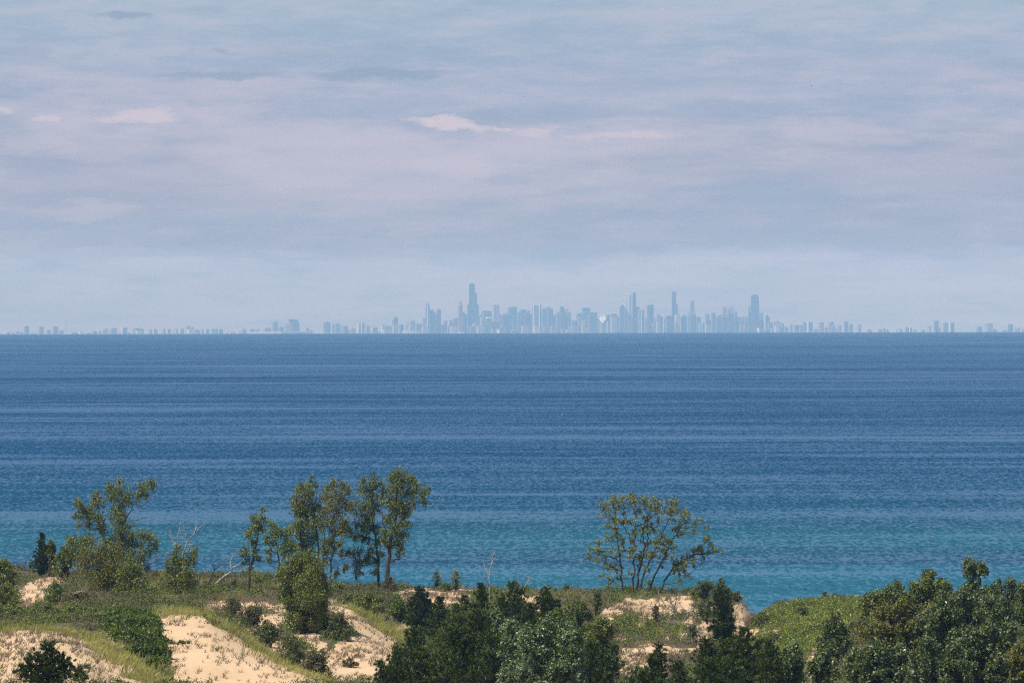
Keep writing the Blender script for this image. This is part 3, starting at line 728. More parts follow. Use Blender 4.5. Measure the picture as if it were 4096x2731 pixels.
ker = np.array([1, 2, 3, 2, 1.0]); ker /= ker.sum()
for L in LINES:
    L = np.array(L, float)
    py = np.interp(pxs, L[:, 0], L[:, 1]); yy = np.interp(pxs, L[:, 0], L[:, 2])
    pp = np.pad(py, 2, 'edge'); py = np.convolve(pp, ker, 'valid')
    z = CAMZ - yy * (py - EY + ROLL * (pxs - CX)) / F
    Yk.append(yy); Zk.append(z)
z1000 = Zk[-1]
Yk += [Yk[-1] + 22, Yk[-1] + 55, Yk[-1] + 120]; Zk += [z1000 - 5.5, z1000 * 0 + 4.0, z1000 * 0 - 2.5]
Yk = np.array(Yk); Zk = np.array(Zk)
yrows = np.arange(560, 1112, 1.0)
TZ = pchip_cols(Yk, Zk, yrows)
PX, YY = np.meshgrid(pxs, yrows)
XX = YY * (PX - CX) / F          # small roll term ignored: it is folded into the lines
bumps = (fnoise(XX / 14, YY / 18, 3) - 0.5) * 1.0 + (fnoise(XX / 3.0 + 5, YY / 4.0, 3) - 0.5) * 0.18 + (fnoise(XX / 0.9, YY / 1.4, 2) - 0.5) * 0.03
fade = np.clip((YY - 565) / 20, 0, 1)
# keep the crest lines where the photo has them
nearcrest = np.zeros_like(YY)
for k in (1, 3, 5, 8): nearcrest = np.maximum(nearcrest, np.exp(-((YY - Yk[k][None, :]) / 5.0)**2))
TZ = TZ + bumps * fade * (1 - 0.75 * nearcrest)
def terrain_z(x, y):
    x = np.asarray(x, float); y = np.asarray(y, float)
    p = x * F / y + CX
    i = np.clip(np.searchsorted(pxs, p) - 1, 0, ncol - 2); fi = np.clip((p - pxs[i]) / (pxs[i+1] - pxs[i]), 0, 1)
    r = (y - yrows[0]); j = np.clip(np.floor(r).astype(int), 0, len(yrows) - 2); fj = np.clip(r - j, 0, 1)
    return ((TZ[j, i]*(1-fi) + TZ[j, i+1]*fi)*(1-fj) + (TZ[j+1, i]*(1-fi) + TZ[j+1, i+1]*fi)*fj)
def hit(px, py, y0=600.0):
    """first ground point met by the sight line through a photo pixel"""
    a, b = uv(px, py)
    ys = np.arange(y0, 1010, 0.5)
    h = (CAMZ - ys * b / F) - terrain_z(ys * a / F, ys)
    k = np.argmax(h < 0)
    if h[k] >= 0: k = np.argmin(h)
    y = ys[k]
    return np.array([y * a / F, y, float(terrain_z(y * a / F, y))])

SAND = [
 [(320, 2556), (440, 2600), (560, 2650), (700, 2745), (420, 2745), (380, 2600)],
 [(800, 2462), (1000, 2566), (1130, 2640), (1330, 2745), (1200, 2745), (960, 2600)],
 [(-60, 2532), (60, 2518), (225, 2526), (330, 2550), (385, 2590), (440, 2660), (520, 2740), (-60, 2760)],
 [(625, 2475), (640, 2452), (795, 2450), (850, 2490), (980, 2585), (1120, 2665), (1240, 2745), (700, 2745), (668, 2640)],
 [(785, 2408), (1000, 2412), (1130, 2412), (1130, 2440), (1000, 2436), (850, 2440)],
 [(1280, 2402), (1370, 2408), (1440, 2450), (1580, 2560), (1560, 2640), (1520, 2745), (1250, 2745), (1180, 2690), (1290, 2640), (1360, 2560), (1440, 2540), (1360, 2470)],
 [(40, 2440), (80, 2365), (125, 2325), (240, 2300), (240, 2335), (170, 2365), (150, 2410), (100, 2455)],
 [(160, 2408), (262, 2408), (235, 2448), (170, 2440)],
 [(1590, 2346), (1700, 2350), (1850, 2350), (1900, 2392), (1830, 2440), (1770, 2440), (1740, 2400), (1640, 2368)],
 [(2050, 2380), (2130, 2376), (2130, 2440), (2070, 2440)],
 [(2395, 2450), (2440, 2412), (2490, 2392), (2760, 2392), (2770, 2440), (2640, 2450), (2560, 2500), (2540, 2440), (2440, 2470), (2380, 2530)],
 [(2760, 2520), (2850, 2480), (2840, 2570), (2790, 2580)],
 [(2920, 2418), (2960, 2405), (2990, 2425), (3030, 2462), (2975, 2500), (2960, 2560), (2925, 2540)],
 [(3010, 2520), (3040, 2530), (3000, 2570), (2960, 2560)],
 [(2440, 2650), (2500, 2605), (2580, 2590), (2670, 2600), (2670, 2680), (2600, 2720), (2460, 2720)],
 [(1580, 2510), (1650, 2505), (1680, 2530), (1600, 2540)],
 [(1590, 2368), (1620, 2362), (1640, 2400), (1600, 2420)],
 [(3230, 2590), (3270, 2590), (3260, 2731), (3220, 2731)],
]
PYg = to_px(XX, YY, TZ)[1]
sand = np.full(PX.shape, -200.0)
wob = (fnoise(PX / 60, PYg / 40, 3) - 0.5) * 44
for P in SAND: sand = np.maximum(sand, poly_sd(PX, PYg, P))
HALF = [   # thinly covered ground: sand shows between the plants
 [(2370, 2560), (2420, 2430), (2500, 2390), (2790, 2390), (2900, 2440), (2860, 2560), (2700, 2640), (2400, 2640)],
 [(870, 2440), (1280, 2430), (1300, 2560), (1340, 2745), (1180, 2745), (1060, 2600)], [(100, 2370), (330, 2360), (330, 2460), (120, 2460)],
 [(1540, 2340), (2150, 2350), (2160, 2450), (1620, 2450)], [(230, 2500), (700, 2620), (760, 2745), (420, 2745), (330, 2560)], [(2960, 2500), (3120, 2500), (3100, 2600), (2940, 2600)], [(620, 2370), (900, 2380), (900, 2420), (640, 2420)]]
hs = np.full(PX.shape, -200.0)
for P in HALF: hs = np.maximum(hs, poly_sd(PX, PYg, P))
HALFN = (fnoise(XX / 1.6 + 3, PYg / 22, 3) - 0.50) * 220
sand = np.maximum(sand, np.where(hs > 0, HALFN, -200))
SANDV = np.clip((sand + wob) / 16 + 0.5, 0, 1)
def sand_at(x, y):
    p = x * F / y + CX
    i = np.clip(np.searchsorted(pxs, p) - 1, 0, ncol - 2); j = np.clip((y - yrows[0]).astype(int), 0, len(yrows) - 2)
    return SANDV[j, i]
V = np.stack([XX, YY, TZ], -1).reshape(-1, 3)
nr = len(yrows)
ii, jj = np.meshgrid(np.arange(nr-1), np.arange(ncol-1), indexing='ij')
q = np.stack([ii*ncol+jj, ii*ncol+jj+1, (ii+1)*ncol+jj+1, (ii+1)*ncol+jj], -1).reshape(-1, 4)
sm_, t = new_mat('dune_sand_and_litter')
pos = t.n('ShaderNodeNewGeometry').outputs['Position']
sa = t.n('ShaderNodeAttribute', attribute_name='sand').outputs['Fac']
n1 = t.noise(pos, 0.9, 5, 0.65).outputs[0]
n2 = t.noise(pos, 0.12, 3, 0.5).outputs[0]
n3 = t.noise(pos, 4.0, 4, 0.7).outputs[0]
sandc = t.mixc(t.smooth(n2, 0.3, 0.7), (.71, .49, .285), (.62, .42, .235))
sandc = t.mixc(t.math('MULTIPLY', t.smooth(n3, 0.62, 0.78), 0.28), sandc, (.30, .20, .12))
lit = t.mixc(t.smooth(n1, 0.35, 0.65), (.065, .072, .025), (.15, .125, .065))
lit = t.mixc(t.smooth(n3, 0.55, 0.7), lit, (.06, .075, .025))
k = t.smooth(t.math('MULTIPLY_ADD', t.math('SUBTRACT', n1, 0.5), 0.9, sa), 0.35, 0.6)
col = t.mixc(k, lit, sandc)
bump = t.n('ShaderNodeBump', {'Height': t.noise(t.mapping(pos, (1.6, .8, 1.6)), 1.0, 6, 0.68).outputs[0], 'Distance': 0.22, 'Strength': 0.6}).outputs[0]
bs = t.n('ShaderNodeBsdfPrincipled', {'Base Color': col, 'Roughness': 0.95, 'Specular IOR Level': 0.15, 'Normal': bump})
t.n('ShaderNodeOutputMaterial', {'Surface': bs.outputs[0]})
dune = mesh_obj('dune_terrain', V, q, sm_, smooth=True, attrs={'sand': ('POINT', SANDV.ravel())})
tag(dune, kind='structure')
# the slope below the lookout, continuing the dunes back to under the camera
gx = np.linspace(-170, 170, 35); gy = np.linspace(-120, 561.5, 60)
GX, GY = np.meshgrid(gx, gy)
GZ = np.where(GY > 0, 48.3 - 0.04065 * GY, 48.3) + (fnoise(GX/20, GY/20, 3)-0.5) * 1.2 * np.clip((555-GY)/60, 0, 1) * np.clip((GY-8)/40, 0, 1)
GZ = GZ - np.clip(GY - 558, 0, 5) * 0.3
V = np.stack([GX, GY, GZ], -1).reshape(-1, 3)
ii, jj = np.meshgrid(np.arange(59), np.arange(34), indexing='ij')
q = np.stack([ii*35+jj, ii*35+jj+1, (ii+1)*35+jj+1, (ii+1)*35+jj], -1).reshape(-1, 4)
tag(mesh_obj('lookout_hill_ground', V, q, sm_, smooth=True), kind='structure')
# ------------------------------------------------------------------ plant materials
def leaf_mat(name, ca, cb, cc=None, rough=0.42, transl=0.22, spec=0.5):
    m, t = new_mat(name)
    a = t.n('ShaderNodeAttribute', attribute_name='tint').outputs['Fac']
    stops = [(0.0, ca), (0.85, cb)]
    if cc: stops = [(0.0, ca), (0.55, cb), (1.0, cc)]
    col = t.ramp(a, stops)
    p = t.n('ShaderNodeBsdfPrincipled', {'Base Color': col, 'Roughness': rough, 'Specular IOR Level': spec})
    tr = t.n('ShaderNodeBsdfTranslucent', {'Color': col})
    mx = t.n('ShaderNodeMixShader', {0: transl, 1: p.outputs[0], 2: tr.outputs[0]})
    t.n('ShaderNodeOutputMaterial', {'Surface': mx.outputs[0]})
    return m
def bark_mat(name, ca, cb):
    m, t = new_mat(name)
    co = t.n('ShaderNodeTexCoord').outputs['Object']
    n = t.noise(t.mapping(co, (6, 6, 1.5)), 1.0, 4, 0.65).outputs[0]
    p = t.n('ShaderNodeBsdfPrincipled', {'Base Color': t.mixc(t.smooth(n, 0.35, 0.65), ca, cb), 'Roughness': 0.9, 'Specular IOR Level': 0.2})
    t.n('ShaderNodeOutputMaterial', {'Surface': p.outputs[0]})
    return m
M = dict(
    fresh=leaf_mat('lightened_cottonwood_leaf', (.11, .125, .016), (.23, .235, .035), (.38, .36, .09), 0.50, .22, .35),  # cottonwood leaf painted lighter, making up for sun missing on the crown
    silver=leaf_mat('silvery_poplar_leaf', (.08, .115, .032), (.17, .215, .070), (.46, .49, .28), 0.42, .13, .5),
    under=leaf_mat('undergrowth_leaf', (.060, .080, .014), (.12, .145, .026), (.22, .23, .05), 0.62, .12, .22),
    cotton=leaf_mat('cottonwood_leaf', (.066, .088, .010), (.155, .180, .022), (.31, .31, .07), 0.50, .13, .35),
    olive=leaf_mat('olive_leaf', (.085, .090, .009), (.175, .168, .020), (.31, .27, .05), 0.52, .13, .35),
    poplar=leaf_mat('glossy_poplar_leaf', (.055, .080, .012), (.120, .150, .030), (.32, .34, .15), 0.40, .13, .5),
    pine=leaf_mat('pine_needle', (.030, .048, .005), (.070, .098, .010), (.165, .185, .028), 0.5, .12, .3),  # palest tint raised to paint in sunlit tops
    cedar=leaf_mat('cedar_scale', (.028, .052, .014), (.055, .085, .022), (.09, .12, .035), 0.55, .1, .3),
    bright=leaf_mat('bright_green_leaf', (.055, .092, .005), (.11, .16, .009), (.20, .25, .025), 0.55, .25),
    grey=leaf_mat('grey_green_leaf', (.075, .092, .024), (.13, .15, .045), (.20, .215, .08), 0.62, .2, .25),
    brown=leaf_mat('brownish_shrub_leaf', (.085, .075, .030), (.15, .125, .055), (.18, .19, .05), 0.7, .2, .2),
    vine=leaf_mat('yellow_green_vine_leaf', (.09, .14, .014), (.22, .26, .03), (.48, .38, .035), 0.42, .3),
    grass=leaf_mat('fresh_beach_grass', (.12, .13, .020), (.26, .25, .05), (.46, .39, .13), 0.5, .3, .4),
    dry=leaf_mat('dry_grass', (.13, .09, .06), (.25, .19, .12), (.36, .30, .18), 0.7, .2, .2),
    bark=bark_mat('dark_bark', (.035, .026, .020), (.09, .07, .055)),
    barkpale=bark_mat('pale_cottonwood_bark', (.10, .08, .065), (.28, .24, .20)),
    deadwood=bark_mat('bleached_deadwood', (.15, .13, .115), (.42, .38, .35)),
)
prng = np.random.default_rng(21)
def unit(a): return a / (np.linalg.norm(a, axis=-1, keepdims=True) + 1e-9)

def leaf_quads(C, N, L, W, axis=None):
    """diamond leaves: centres C, normals N, half length L, half width W; returns V, F"""
    n = len(C)
    if axis is None: axis = unit(prng.normal(size=(n, 3)))
    u = axis - (axis * N).sum(1, keepdims=True) * N; u = unit(u)
    v = np.cross(N, u)
    L = np.asarray(L).reshape(-1, 1); W = np.asarray(W).reshape(-1, 1)
    V = np.empty((n, 4, 3))
    V[:, 0] = C - u * L; V[:, 1] = C - v * W + u * L * .1; V[:, 2] = C + u * L; V[:, 3] = C + v * W + u * L * .1
    Fq = np.arange(4 * n).reshape(n, 4)
    return V.reshape(-1, 3), Fq

class Tubes:
    def __init__(s): s.V = []; s.F = []; s.k = 0
    def add(s, pts, rad, n=5):
        pts = np.asarray(pts, float); m = len(pts)
        rad = np.asarray(rad, float)
        tan = np.gradient(pts, axis=0); tan = unit(tan)
        ref = np.array([0.3, 1.0, 0.1]); a = unit(np.cross(tan, ref)); b = np.cross(tan, a)
        ang = np.arange(n) * 2 * math.pi / n
        ring = pts[:, None, :] + rad[:, None, None] * (np.cos(ang)[None, :, None] * a[:, None, :] + np.sin(ang)[None, :, None] * b[:, None, :])
        s.V.append(ring.reshape(-1, 3))
        i, j = np.meshgrid(np.arange(m-1), np.arange(n), indexing='ij')
        f = np.stack([i*n+j, i*n+(j+1) % n, (i+1)*n+(j+1) % n, (i+1)*n+j], -1).reshape(-1, 4) + s.k
        s.F.append(f); s.k += m * n
    def build(s, name, mat, parent):
        if not s.V: return None
        return mesh_obj(name, np.concatenate(s.V), np.concatenate(s.F), mat, parent, smooth=True)

def smooth_line(pts, n, jit=0.0):
    pts = np.asarray(pts, float)
    d = np.r_[0, np.cumsum(np.linalg.norm(np.diff(pts, axis=0), axis=1))]
    tt = np.linspace(0, d[-1], n)
    o = np.stack([np.interp(tt, d, pts[:, k]) for k in range(3)], 1)
    if jit:
        nz = prng.normal(size=o.shape) * jit; nz[0] = 0
        o = o + nz
    return o

def clump_leaves(c, r, nleaf, leaf, up=0.45, sub=None, ragged=1.3):
    """leaves in twig bunches inside an ellipsoid"""
    k = sub or max(3, int(nleaf / 20))
    d = unit(prng.normal(size=(k, 3))) * (prng.random((k, 1)) ** 0.5) * prng.uniform(.75, ragged, (k, 1))
    S = c + d * r
    idx = prng.integers(0, k, nleaf)
    sg = np.minimum(0.30 * r.mean(), 0.34)
    C = S[idx] + prng.normal(size=(nleaf, 3)) * sg * np.array([.62, .75, .95])
    N = unit(prng.normal(size=(nleaf, 3)) + np.array([0, -0.15, up]))
    sz = leaf * (0.55 + 1.0 * prng.random(nleaf) ** 1.6)
    tint = np.clip(0.42 + 0.22 * prng.normal(size=nleaf) + (prng.random(k)[idx] - .5) * 0.35, 0, 1)
    return S, C, N, sz, tint

def plant_root(name, label, cat, base, group=None):
    r = empty(name, base)
    tag(r, label, cat, group)
    return r

def cloud_build(root, parts, leaf_m, wname='trunk', wood=None, tubes=None, aspect=0.62, lname='crown'):
    C = np.concatenate([p[0] for p in parts]); N = np.concatenate([p[1] for p in parts])
    sz = np.concatenate([p[2] for p in parts]); ti = np.concatenate([p[3] for p in parts])
    V, Fq = leaf_quads(C, N, sz, sz * aspect)
    if tubes is not None: tubes.build(wname, wood, root)
    return mesh_obj(lname, V, Fq, leaf_m, root, attrs={'tint': ('FACE', ti)})

def tree(name, label, crop, limbs, clumps, mat, base, wood='bark', dens=2.3, leaf=0.076, seed=0, bare=(), Y=None, drape=False, ragged=1.35, along=0, spread=1.0, cat='tree', group=None, wpx=10, up=.45):
    global prng
    prng = np.random.default_rng(100 + seed)
    ox, oy, s = crop
    cv = lambda x, y: (ox + x / s, oy + y / s)
    bpx, bpy_ = cv(*base)
    g = hit(bpx, bpy_) if Y is None else None
    if g is None:
        a = uv(bpx, bpy_)[0]; x = Y * a / F; g = np.array([x, Y, float(terrain_z(x, Y))])
    Y = g[1]
    u = Y / F
    root = plant_root(name, label, cat, g, group)
    T = Tubes(); P = []                # P: points of limbs with radius for joining
    ztop_ = max(at(*cv(x, y), Y)[2] for l in limbs for x, y in l)
    for li, l in enumerate(limbs):
        pts = np.array([at(*cv(x, y), Y) for x, y in l])
        amp = prng.uniform(-1, 1) * 0.16 * spread
        pts[:, 1] += amp * (pts[:, 2] - g[2]) if li else 0.05 * (pts[:, 2] - g[2])
        if abs(pts[0][2] - g[2]) < 1.0 or (li == 0):
            pts[0][2] = min(pts[0][2], float(terrain_z(pts[0][0], pts[0][1])) - 0.1)
        elif P:                        # side limb: start on the nearest limb
            Q = np.array([p[:3] for p in P]); i = np.argmin(np.linalg.norm((Q - pts[0]) * [1, .3, 1], axis=1))
            off = Q[i, 1] - pts[0, 1]; pts[:, 1] += off; pts[0] = Q[i]
        n = max(6, len(pts) * 3); ln = smooth_line(pts, n, 0.06)
        w0 = (wpx if li == 0 else wpx * 0.8) * u * 0.5 * (1.0 if abs(pts[0][2] - g[2]) < 1.5 else 0.6)
        rr = np.linspace(1, 0.18, n) * w0 + 0.012
        T.add(ln, rr, 6)
        P += [(*ln[i], rr[i]) for i in range(n)]
    D = Tubes()
    for l in bare:
        pts = np.array([at(*cv(x, y), Y) for x, y in l])
        if P:
            Q = np.array([p[:3] for p in P]); i = np.argmin(np.linalg.norm((Q - pts[0]) * [1, .3, 1], axis=1))
            pts[:, 1] += Q[i, 1] - pts[0, 1]
        n = max(5, len(pts) * 3); ln = smooth_line(pts, n, 0.03)
        D.add(ln, np.linspace(0.06, 0.015, n), 5)
        for k in range(2, n-1, 2):
            e = ln[k] + prng.normal(size=3) * 0.35 + np.array([0, 0, .3]); D.add([ln[k], (ln[k]+e)/2 + prng.normal(size=3)*.05, e], [.025, .02, .012], 4)
    D.build('dead_branch', M['deadwood'], root)
    parts = []
    if P: Q = np.array([p[:3] for p in P])
    if along:                          # small sprays of leaves on the side twigs of the limbs
        for l in limbs:
            l = np.array(l, float)
            d_ = np.r_[0, np.cumsum(np.hypot(*np.diff(l, axis=0).T))]
            for _ in range(int(d_[-1] / 100 * along)):
                f_ = prng.uniform(.35, 1.0) * d_[-1]
                clumps.append((np.interp(f_, d_, l[:, 0]) + prng.normal() * 30, np.interp(f_, d_, l[:, 1]) + prng.normal() * 24, prng.uniform(14, 34), prng.uniform(12, 26)))
    for (x, y, rx, ry) in clumps:
        px, py = cv(x, y)
        rxm, rym = 1.12 * rx / s * u, 1.12 * ry / s * u
        c = at(px, py, Y)
        base_off = 0.0
        if P:
            i = np.argmin(np.linalg.norm((Q - c) * [1, .25, 1], axis=1)); base_off = Q[i, 1] - Y
        c[1] += base_off + prng.uniform(-1, 1) * 1.0 * spread * max(rxm, rym)
        if drape:
            c = at(px, py, hit(px, py + ry / s * 0.8)[1] - 0.3 * rxm)
        r = np.array([rxm, 0.5 * (rxm + rym) * 1.1, rym])
        area = math.pi * rx * ry / s / s / 16.0
        nl = int(area * dens * 2.1) + 10
        lf = leaf
        S, C, N, sz, ti = clump_leaves(c, r, nl, lf, up, ragged=ragged)
        parts.append((C, N, sz, ti))
        if P:
            dd = np.linalg.norm(Q - c, axis=1) + np.maximum(0, (Q[:, 2] - c[2])) * 1.5
            i = np.argmin(dd)
            mid = (Q[i] + c) / 2 + prng.normal(size=3) * 0.08 - np.array([0, 0, 0.05])
            T.add(smooth_line([Q[i], mid, c], 5), np.linspace(min(0.05, P[i][3] * .7), 0.018, 5), 4)
        for sc in S[::2]:
            T.add([c, (c + sc) / 2 + prng.normal(size=3) * .03, sc], [.018, .013, .007], 3)
    cloud_build(root, parts, M[mat], 'trunk', M[wood], T)
    return root

def bush(name, label, px, top, w, base_py=None, Y=None, mat='grey', dens=2.2, leaf=0.075, seed=0, cat='bush', shape=1.0, group=None, peaks=None, up=.45, stems=True, depth=1.0):
    """a bush w photo pixels wide whose top reaches photo row top"""
    global prng
    prng = np.random.default_rng(500 + seed)
    if Y is None: g = hit(px, base_py)
    else:
        x = Y * uv(px, 2400)[0] / F; g = np.array([x, Y, float(terrain_z(x, Y))])
    Y = g[1]; u = Y / F
    zt = at(px, top, Y)[2]; H = max(0.4, zt - g[2]); R = w * u / 2
    root = plant_root(name, label, cat, g, group)
    T = Tubes(); parts = []
    cr = max(0.16, min(0.55, 0.30 * R + .07))
    n = int(np.clip(R * H / (cr * cr) * 1.5, 6, 110))
    if peaks is None: peaks = [(0, 1.0)]
    A_tot = 0
    for i in range(n):
        pk = peaks[prng.integers(0, len(peaks))]
        ph = prng.uniform(0, 2 * math.pi)
        tz = prng.random() ** 0.8
        hloc = H * pk[1]
        rad = R * (1 if len(peaks) == 1 else 0.55) * math.sqrt(max(0.05, 1 - (abs(tz - 0.30) / 0.72) ** 2)) * (prng.random() ** 0.4) * shape
        rad = max(rad - cr * .6, 0)
        c = np.array([g[0] + pk[0] * R + rad * math.cos(ph), g[1] + rad * math.sin(ph) * depth, g[2] + tz * (hloc - cr) + cr * .3])
        r = np.array([cr, cr, cr * 0.9]) * prng.uniform(0.7, 1.2)
        nl = int(math.pi * r[0] * r[2] / (u * 4) ** 2 * dens) + 6
        S, C, N, sz, ti = clump_leaves(c, r, nl, leaf, up)
        C[:, 2] = np.maximum(C[:, 2], terrain_z(C[:, 0], C[:, 1]) + 0.02)
        parts.append((C, N, sz, ti))
        if stems:
            b0 = g + np.array([prng.normal() * .12 * R, prng.normal() * .12 * R, -0.05])
            mid = np.array([b0[0]*.4 + c[0]*.6, b0[1]*.4 + c[1]*.6, (b0[2] + c[2]) / 2])
            T.add(smooth_line([b0, mid, c], 5, .01), np.linspace(0.03 + 0.012 * H, 0.008, 5), 4)
    cloud_build(root, parts, M[mat], 'stem', M['bark'], T if stems else None, lname='foliage')
    return root

def pine(name, label, px, top, w, base_py=None, Y=None, mat='pine', seed=0, cat='tree', tops=None, dens=1.0, slim=0.56, upsw=0.55, needle=0.13, group=None, fol='crown', low=0.04, gap=0.30):
    global prng
    prng = np.random.default_rng(900 + seed)
    if Y is None: g = hit(px, base_py)
    else:
        x = Y * uv(px, 2400)[0] / F; g = np.array([x, Y, float(terrain_z(x, Y))])
    Y = g[1]; u = Y / F
    zt = at(px, top, Y)[2]; H = max(1.0, zt - g[2]); R = w * u / 2 * 1.15
    root = plant_root(name, label, cat, g, group)
    T = Tubes(); CC = []; AX = []; TI = []; SZ = []; shade = prng.uniform(-.12, .28)
    tops = tops or [(0, 1.0, 1.0), (prng.choice([-1, 1]) * .35, prng.uniform(.66, .8), .6)]       # (sideways offset / R, height factor, radius factor)
    for (ox_, hf, rf) in tops:
        Ht = H * hf
        b0 = g + np.array([0, 0, -0.1]); tp = g + np.array([ox_ * R, prng.normal() * .15 * R, Ht])
        md = g + np.array([ox_ * R * 0.75, 0, Ht * .35])
        line = smooth_line([b0, md, tp], 12, .02)
        T.add(line, np.linspace(0.05 + .012 * Ht, 0.015, 12), 6)
        z = low * Ht
        while z < Ht * 0.985:
            f = z / Ht
            nb = 5 if f < .8 else 4
            rmax = R * rf * ((1 - f) ** slim) * (0.55 if f < .12 else 1.0) + 0.10
            c0 = np.array([np.interp(g[2] + z, line[:, 2], line[:, k]) for k in range(3)])
            ph0 = prng.uniform(0, 6.28)
            for b_ in range(nb):
                ph = ph0 + b_ * 6.283 / nb + prng.normal() * .25
                L = rmax * prng.uniform(0.45, 1.22)
                dirn = np.array([math.cos(ph), math.sin(ph), upsw * (0.35 + 0.9 * f) + prng.normal() * .08])
                dirn /= np.linalg.norm(dirn)
                tip = c0 + dirn * L + np.array([0, 0, 0.10 * L * upsw])
                T.add([c0, (c0 + tip) / 2 - np.array([0, 0, .05 * L]), tip], [.02 + .008 * L, .015, .008], 4)
                nt = max(2, int(L / 0.17))
                for q_ in range(nt):
                    fr = 0.22 + 0.8 * (q_ + prng.random() * .6) / nt
                    pc = c0 + (tip - c0) * fr + prng.normal(size=3) * (.05 + .10 * L * (1 - abs(fr - .6))) * np.array([1, 1, .6])
                    kk = max(3, int((17 if fr > .5 else 12) * dens))
                    ax = unit(dirn * 0.9 + np.array([0, 0, .55]) + prng.normal(size=(kk, 3)) * 0.55)
                    sz = needle * prng.uniform(.7, 1.25, kk)
                    CC.append(pc + ax * sz[:, None] * .8 + prng.normal(size=(kk, 3)) * .035); AX.append(ax); SZ.append(sz)
                    TI.append(np.clip(0.28 + 0.35 * fr * prng.random() + prng.normal(size=kk) * .14, 0, 1))
            z += gap * prng.uniform(.75, 1.2) * (1.0 if f < .7 else .8)
        # leader
        kk = int(26 * dens); ax = unit(np.array([0, 0, 1.0]) + prng.normal(size=(kk, 3)) * .4)
        sz = needle * prng.uniform(.7, 1.2, kk)
        CC.append(tp + ax * .12 + np.array([0, 0, -1]) * prng.random((kk, 1)) * .35); AX.append(ax); SZ.append(sz); TI.append(prng.random(kk) * .6)
    C = np.concatenate(CC); A = np.concatenate(AX); S = np.concatenate(SZ); ti = np.clip(np.concatenate(TI) + shade, 0, 1)
    N = unit(np.cross(A, unit(prng.normal(size=A.shape))))
    V, Fq = leaf_quads(C, N, S, S * 0.24, A)
    T.build('trunk', M['bark'], root)
    mesh_obj(fol, V, Fq, M[mat], root, attrs={'tint': ('FACE', ti)})
    return root

def dead_tree(name, label, crop, limbs, base, mat='deadwood', Y=None, wpx=8, twigs=1, seed=0):
    global prng
    prng = np.random.default_rng(1300 + seed)
    ox, oy, s = crop; cv = lambda x, y: (ox + x / s, oy + y / s)
    g = hit(*cv(*base)) if Y is None else None
    if g is None:
        x = Y * uv(*cv(*base))[0] / F; g = np.array([x, Y, float(terrain_z(x, Y))])
    Y = g[1]; root = plant_root(name, label, 'dead tree', g)
    T = Tubes(); B = Tubes(); P = []
    for li, l in enumerate(limbs):
        pts = np.array([at(*cv(x, y), Y) for x, y in l])
        if li == 0: pts[0][2] = min(pts[0][2], g[2] - 0.1)
        else:
            Q = np.array([p[:3] for p in P]); i = np.argmin(np.linalg.norm((Q - pts[0]) * [1, .3, 1], axis=1))
            pts[:, 1] += Q[i, 1] - pts[0, 1]; pts[1:, 1] += prng.uniform(-.3, .3) * (np.arange(1, len(pts)))
            pts[0] = Q[i]
        n = len(pts) * 4; ln = smooth_line(pts, n, .025)
        w0 = wpx * Y / F * (.5 if li == 0 else .28)
        rr = np.linspace(1, .22, n) * w0 + .008
        (T if li == 0 else B).add(ln, rr, 6)
        P += [(*ln[i], rr[i]) for i in range(n)]
        for k in range(n // 3, n - 1, 2):
            for _ in range(twigs):
                e = ln[k] + unit(prng.normal(size=3) + np.array([0, 0, .7])) * prng.uniform(.2, .55)
                B.add([ln[k], (ln[k] + e) / 2 + prng.normal(size=3) * .03, e], [.018, .014, .009], 3)
    T.build('trunk', M[mat], root); B.build('branch', M[mat], root)
    return root
K1 = (0, 1850, 1.78); K2 = (700, 1850, 1.78); K3 = (1450, 2150, 2.476); K4 = (2250, 1900, 1.8875); K5 = (2900, 2150, 1.9666); K6 = (0, 2150, 2.698)
# ---- the tall cottonwoods on the crest
tree('cottonwood_tree', 'tall ragged cottonwood far left with bare branches poking from its upper right', K1,
     [[(830, 960), (835, 800), (825, 620), (820, 560), (825, 460), (830, 300), (840, 160)], [(820, 620), (740, 540), (720, 500), (690, 420), (640, 330), (560, 290)],
      [(825, 600), (870, 450), (920, 350), (970, 260), (1040, 190), (1080, 150)], [(680, 470), (640, 480), (600, 420), (520, 380)], [(835, 760), (940, 660), (1000, 600), (1070, 560)],
      [(830, 800), (700, 700), (600, 620), (520, 570)]],
     [(845, 130, 28, 25), (775, 165, 35, 30), (860, 200, 55, 50), (800, 230, 50, 45), (680, 235, 35, 40), (700, 300, 55, 45), (550, 290, 40, 32), (590, 335, 50, 35), (530, 385, 40, 22),
      (640, 380, 55, 45), (625, 440, 30, 35), (700, 400, 50, 55), (850, 320, 60, 55), (905, 265, 35, 45), (1010, 190, 55, 42), (1065, 150, 55, 28), (980, 240, 38, 35), (840, 400, 60, 55),
      (720, 470, 40, 50), (870, 490, 80, 60), (500, 555, 45, 38), (560, 600, 80, 65), (620, 560, 65, 55), (850, 590, 90, 70), (930, 560, 55, 55), (1040, 530, 65, 50), (1095, 590, 42, 45),
      (1035, 640, 55, 38), (920, 680, 75, 70), (1000, 700, 55, 45), (1045, 745, 25, 32), (560, 690, 60, 50), (900, 250, 30, 30), (780, 560, 45, 40)],
     'cotton', (830, 960), wood='barkpale', along=.8, seed=1, bare=[[(925, 460), (960, 420), (1010, 395), (1085, 392)], [(985, 320), (1040, 280), (1100, 255)], [(1040, 745), (1090, 710), (1165, 668)], [(840, 170), (838, 120), (836, 90)]], wpx=14, Y=985)
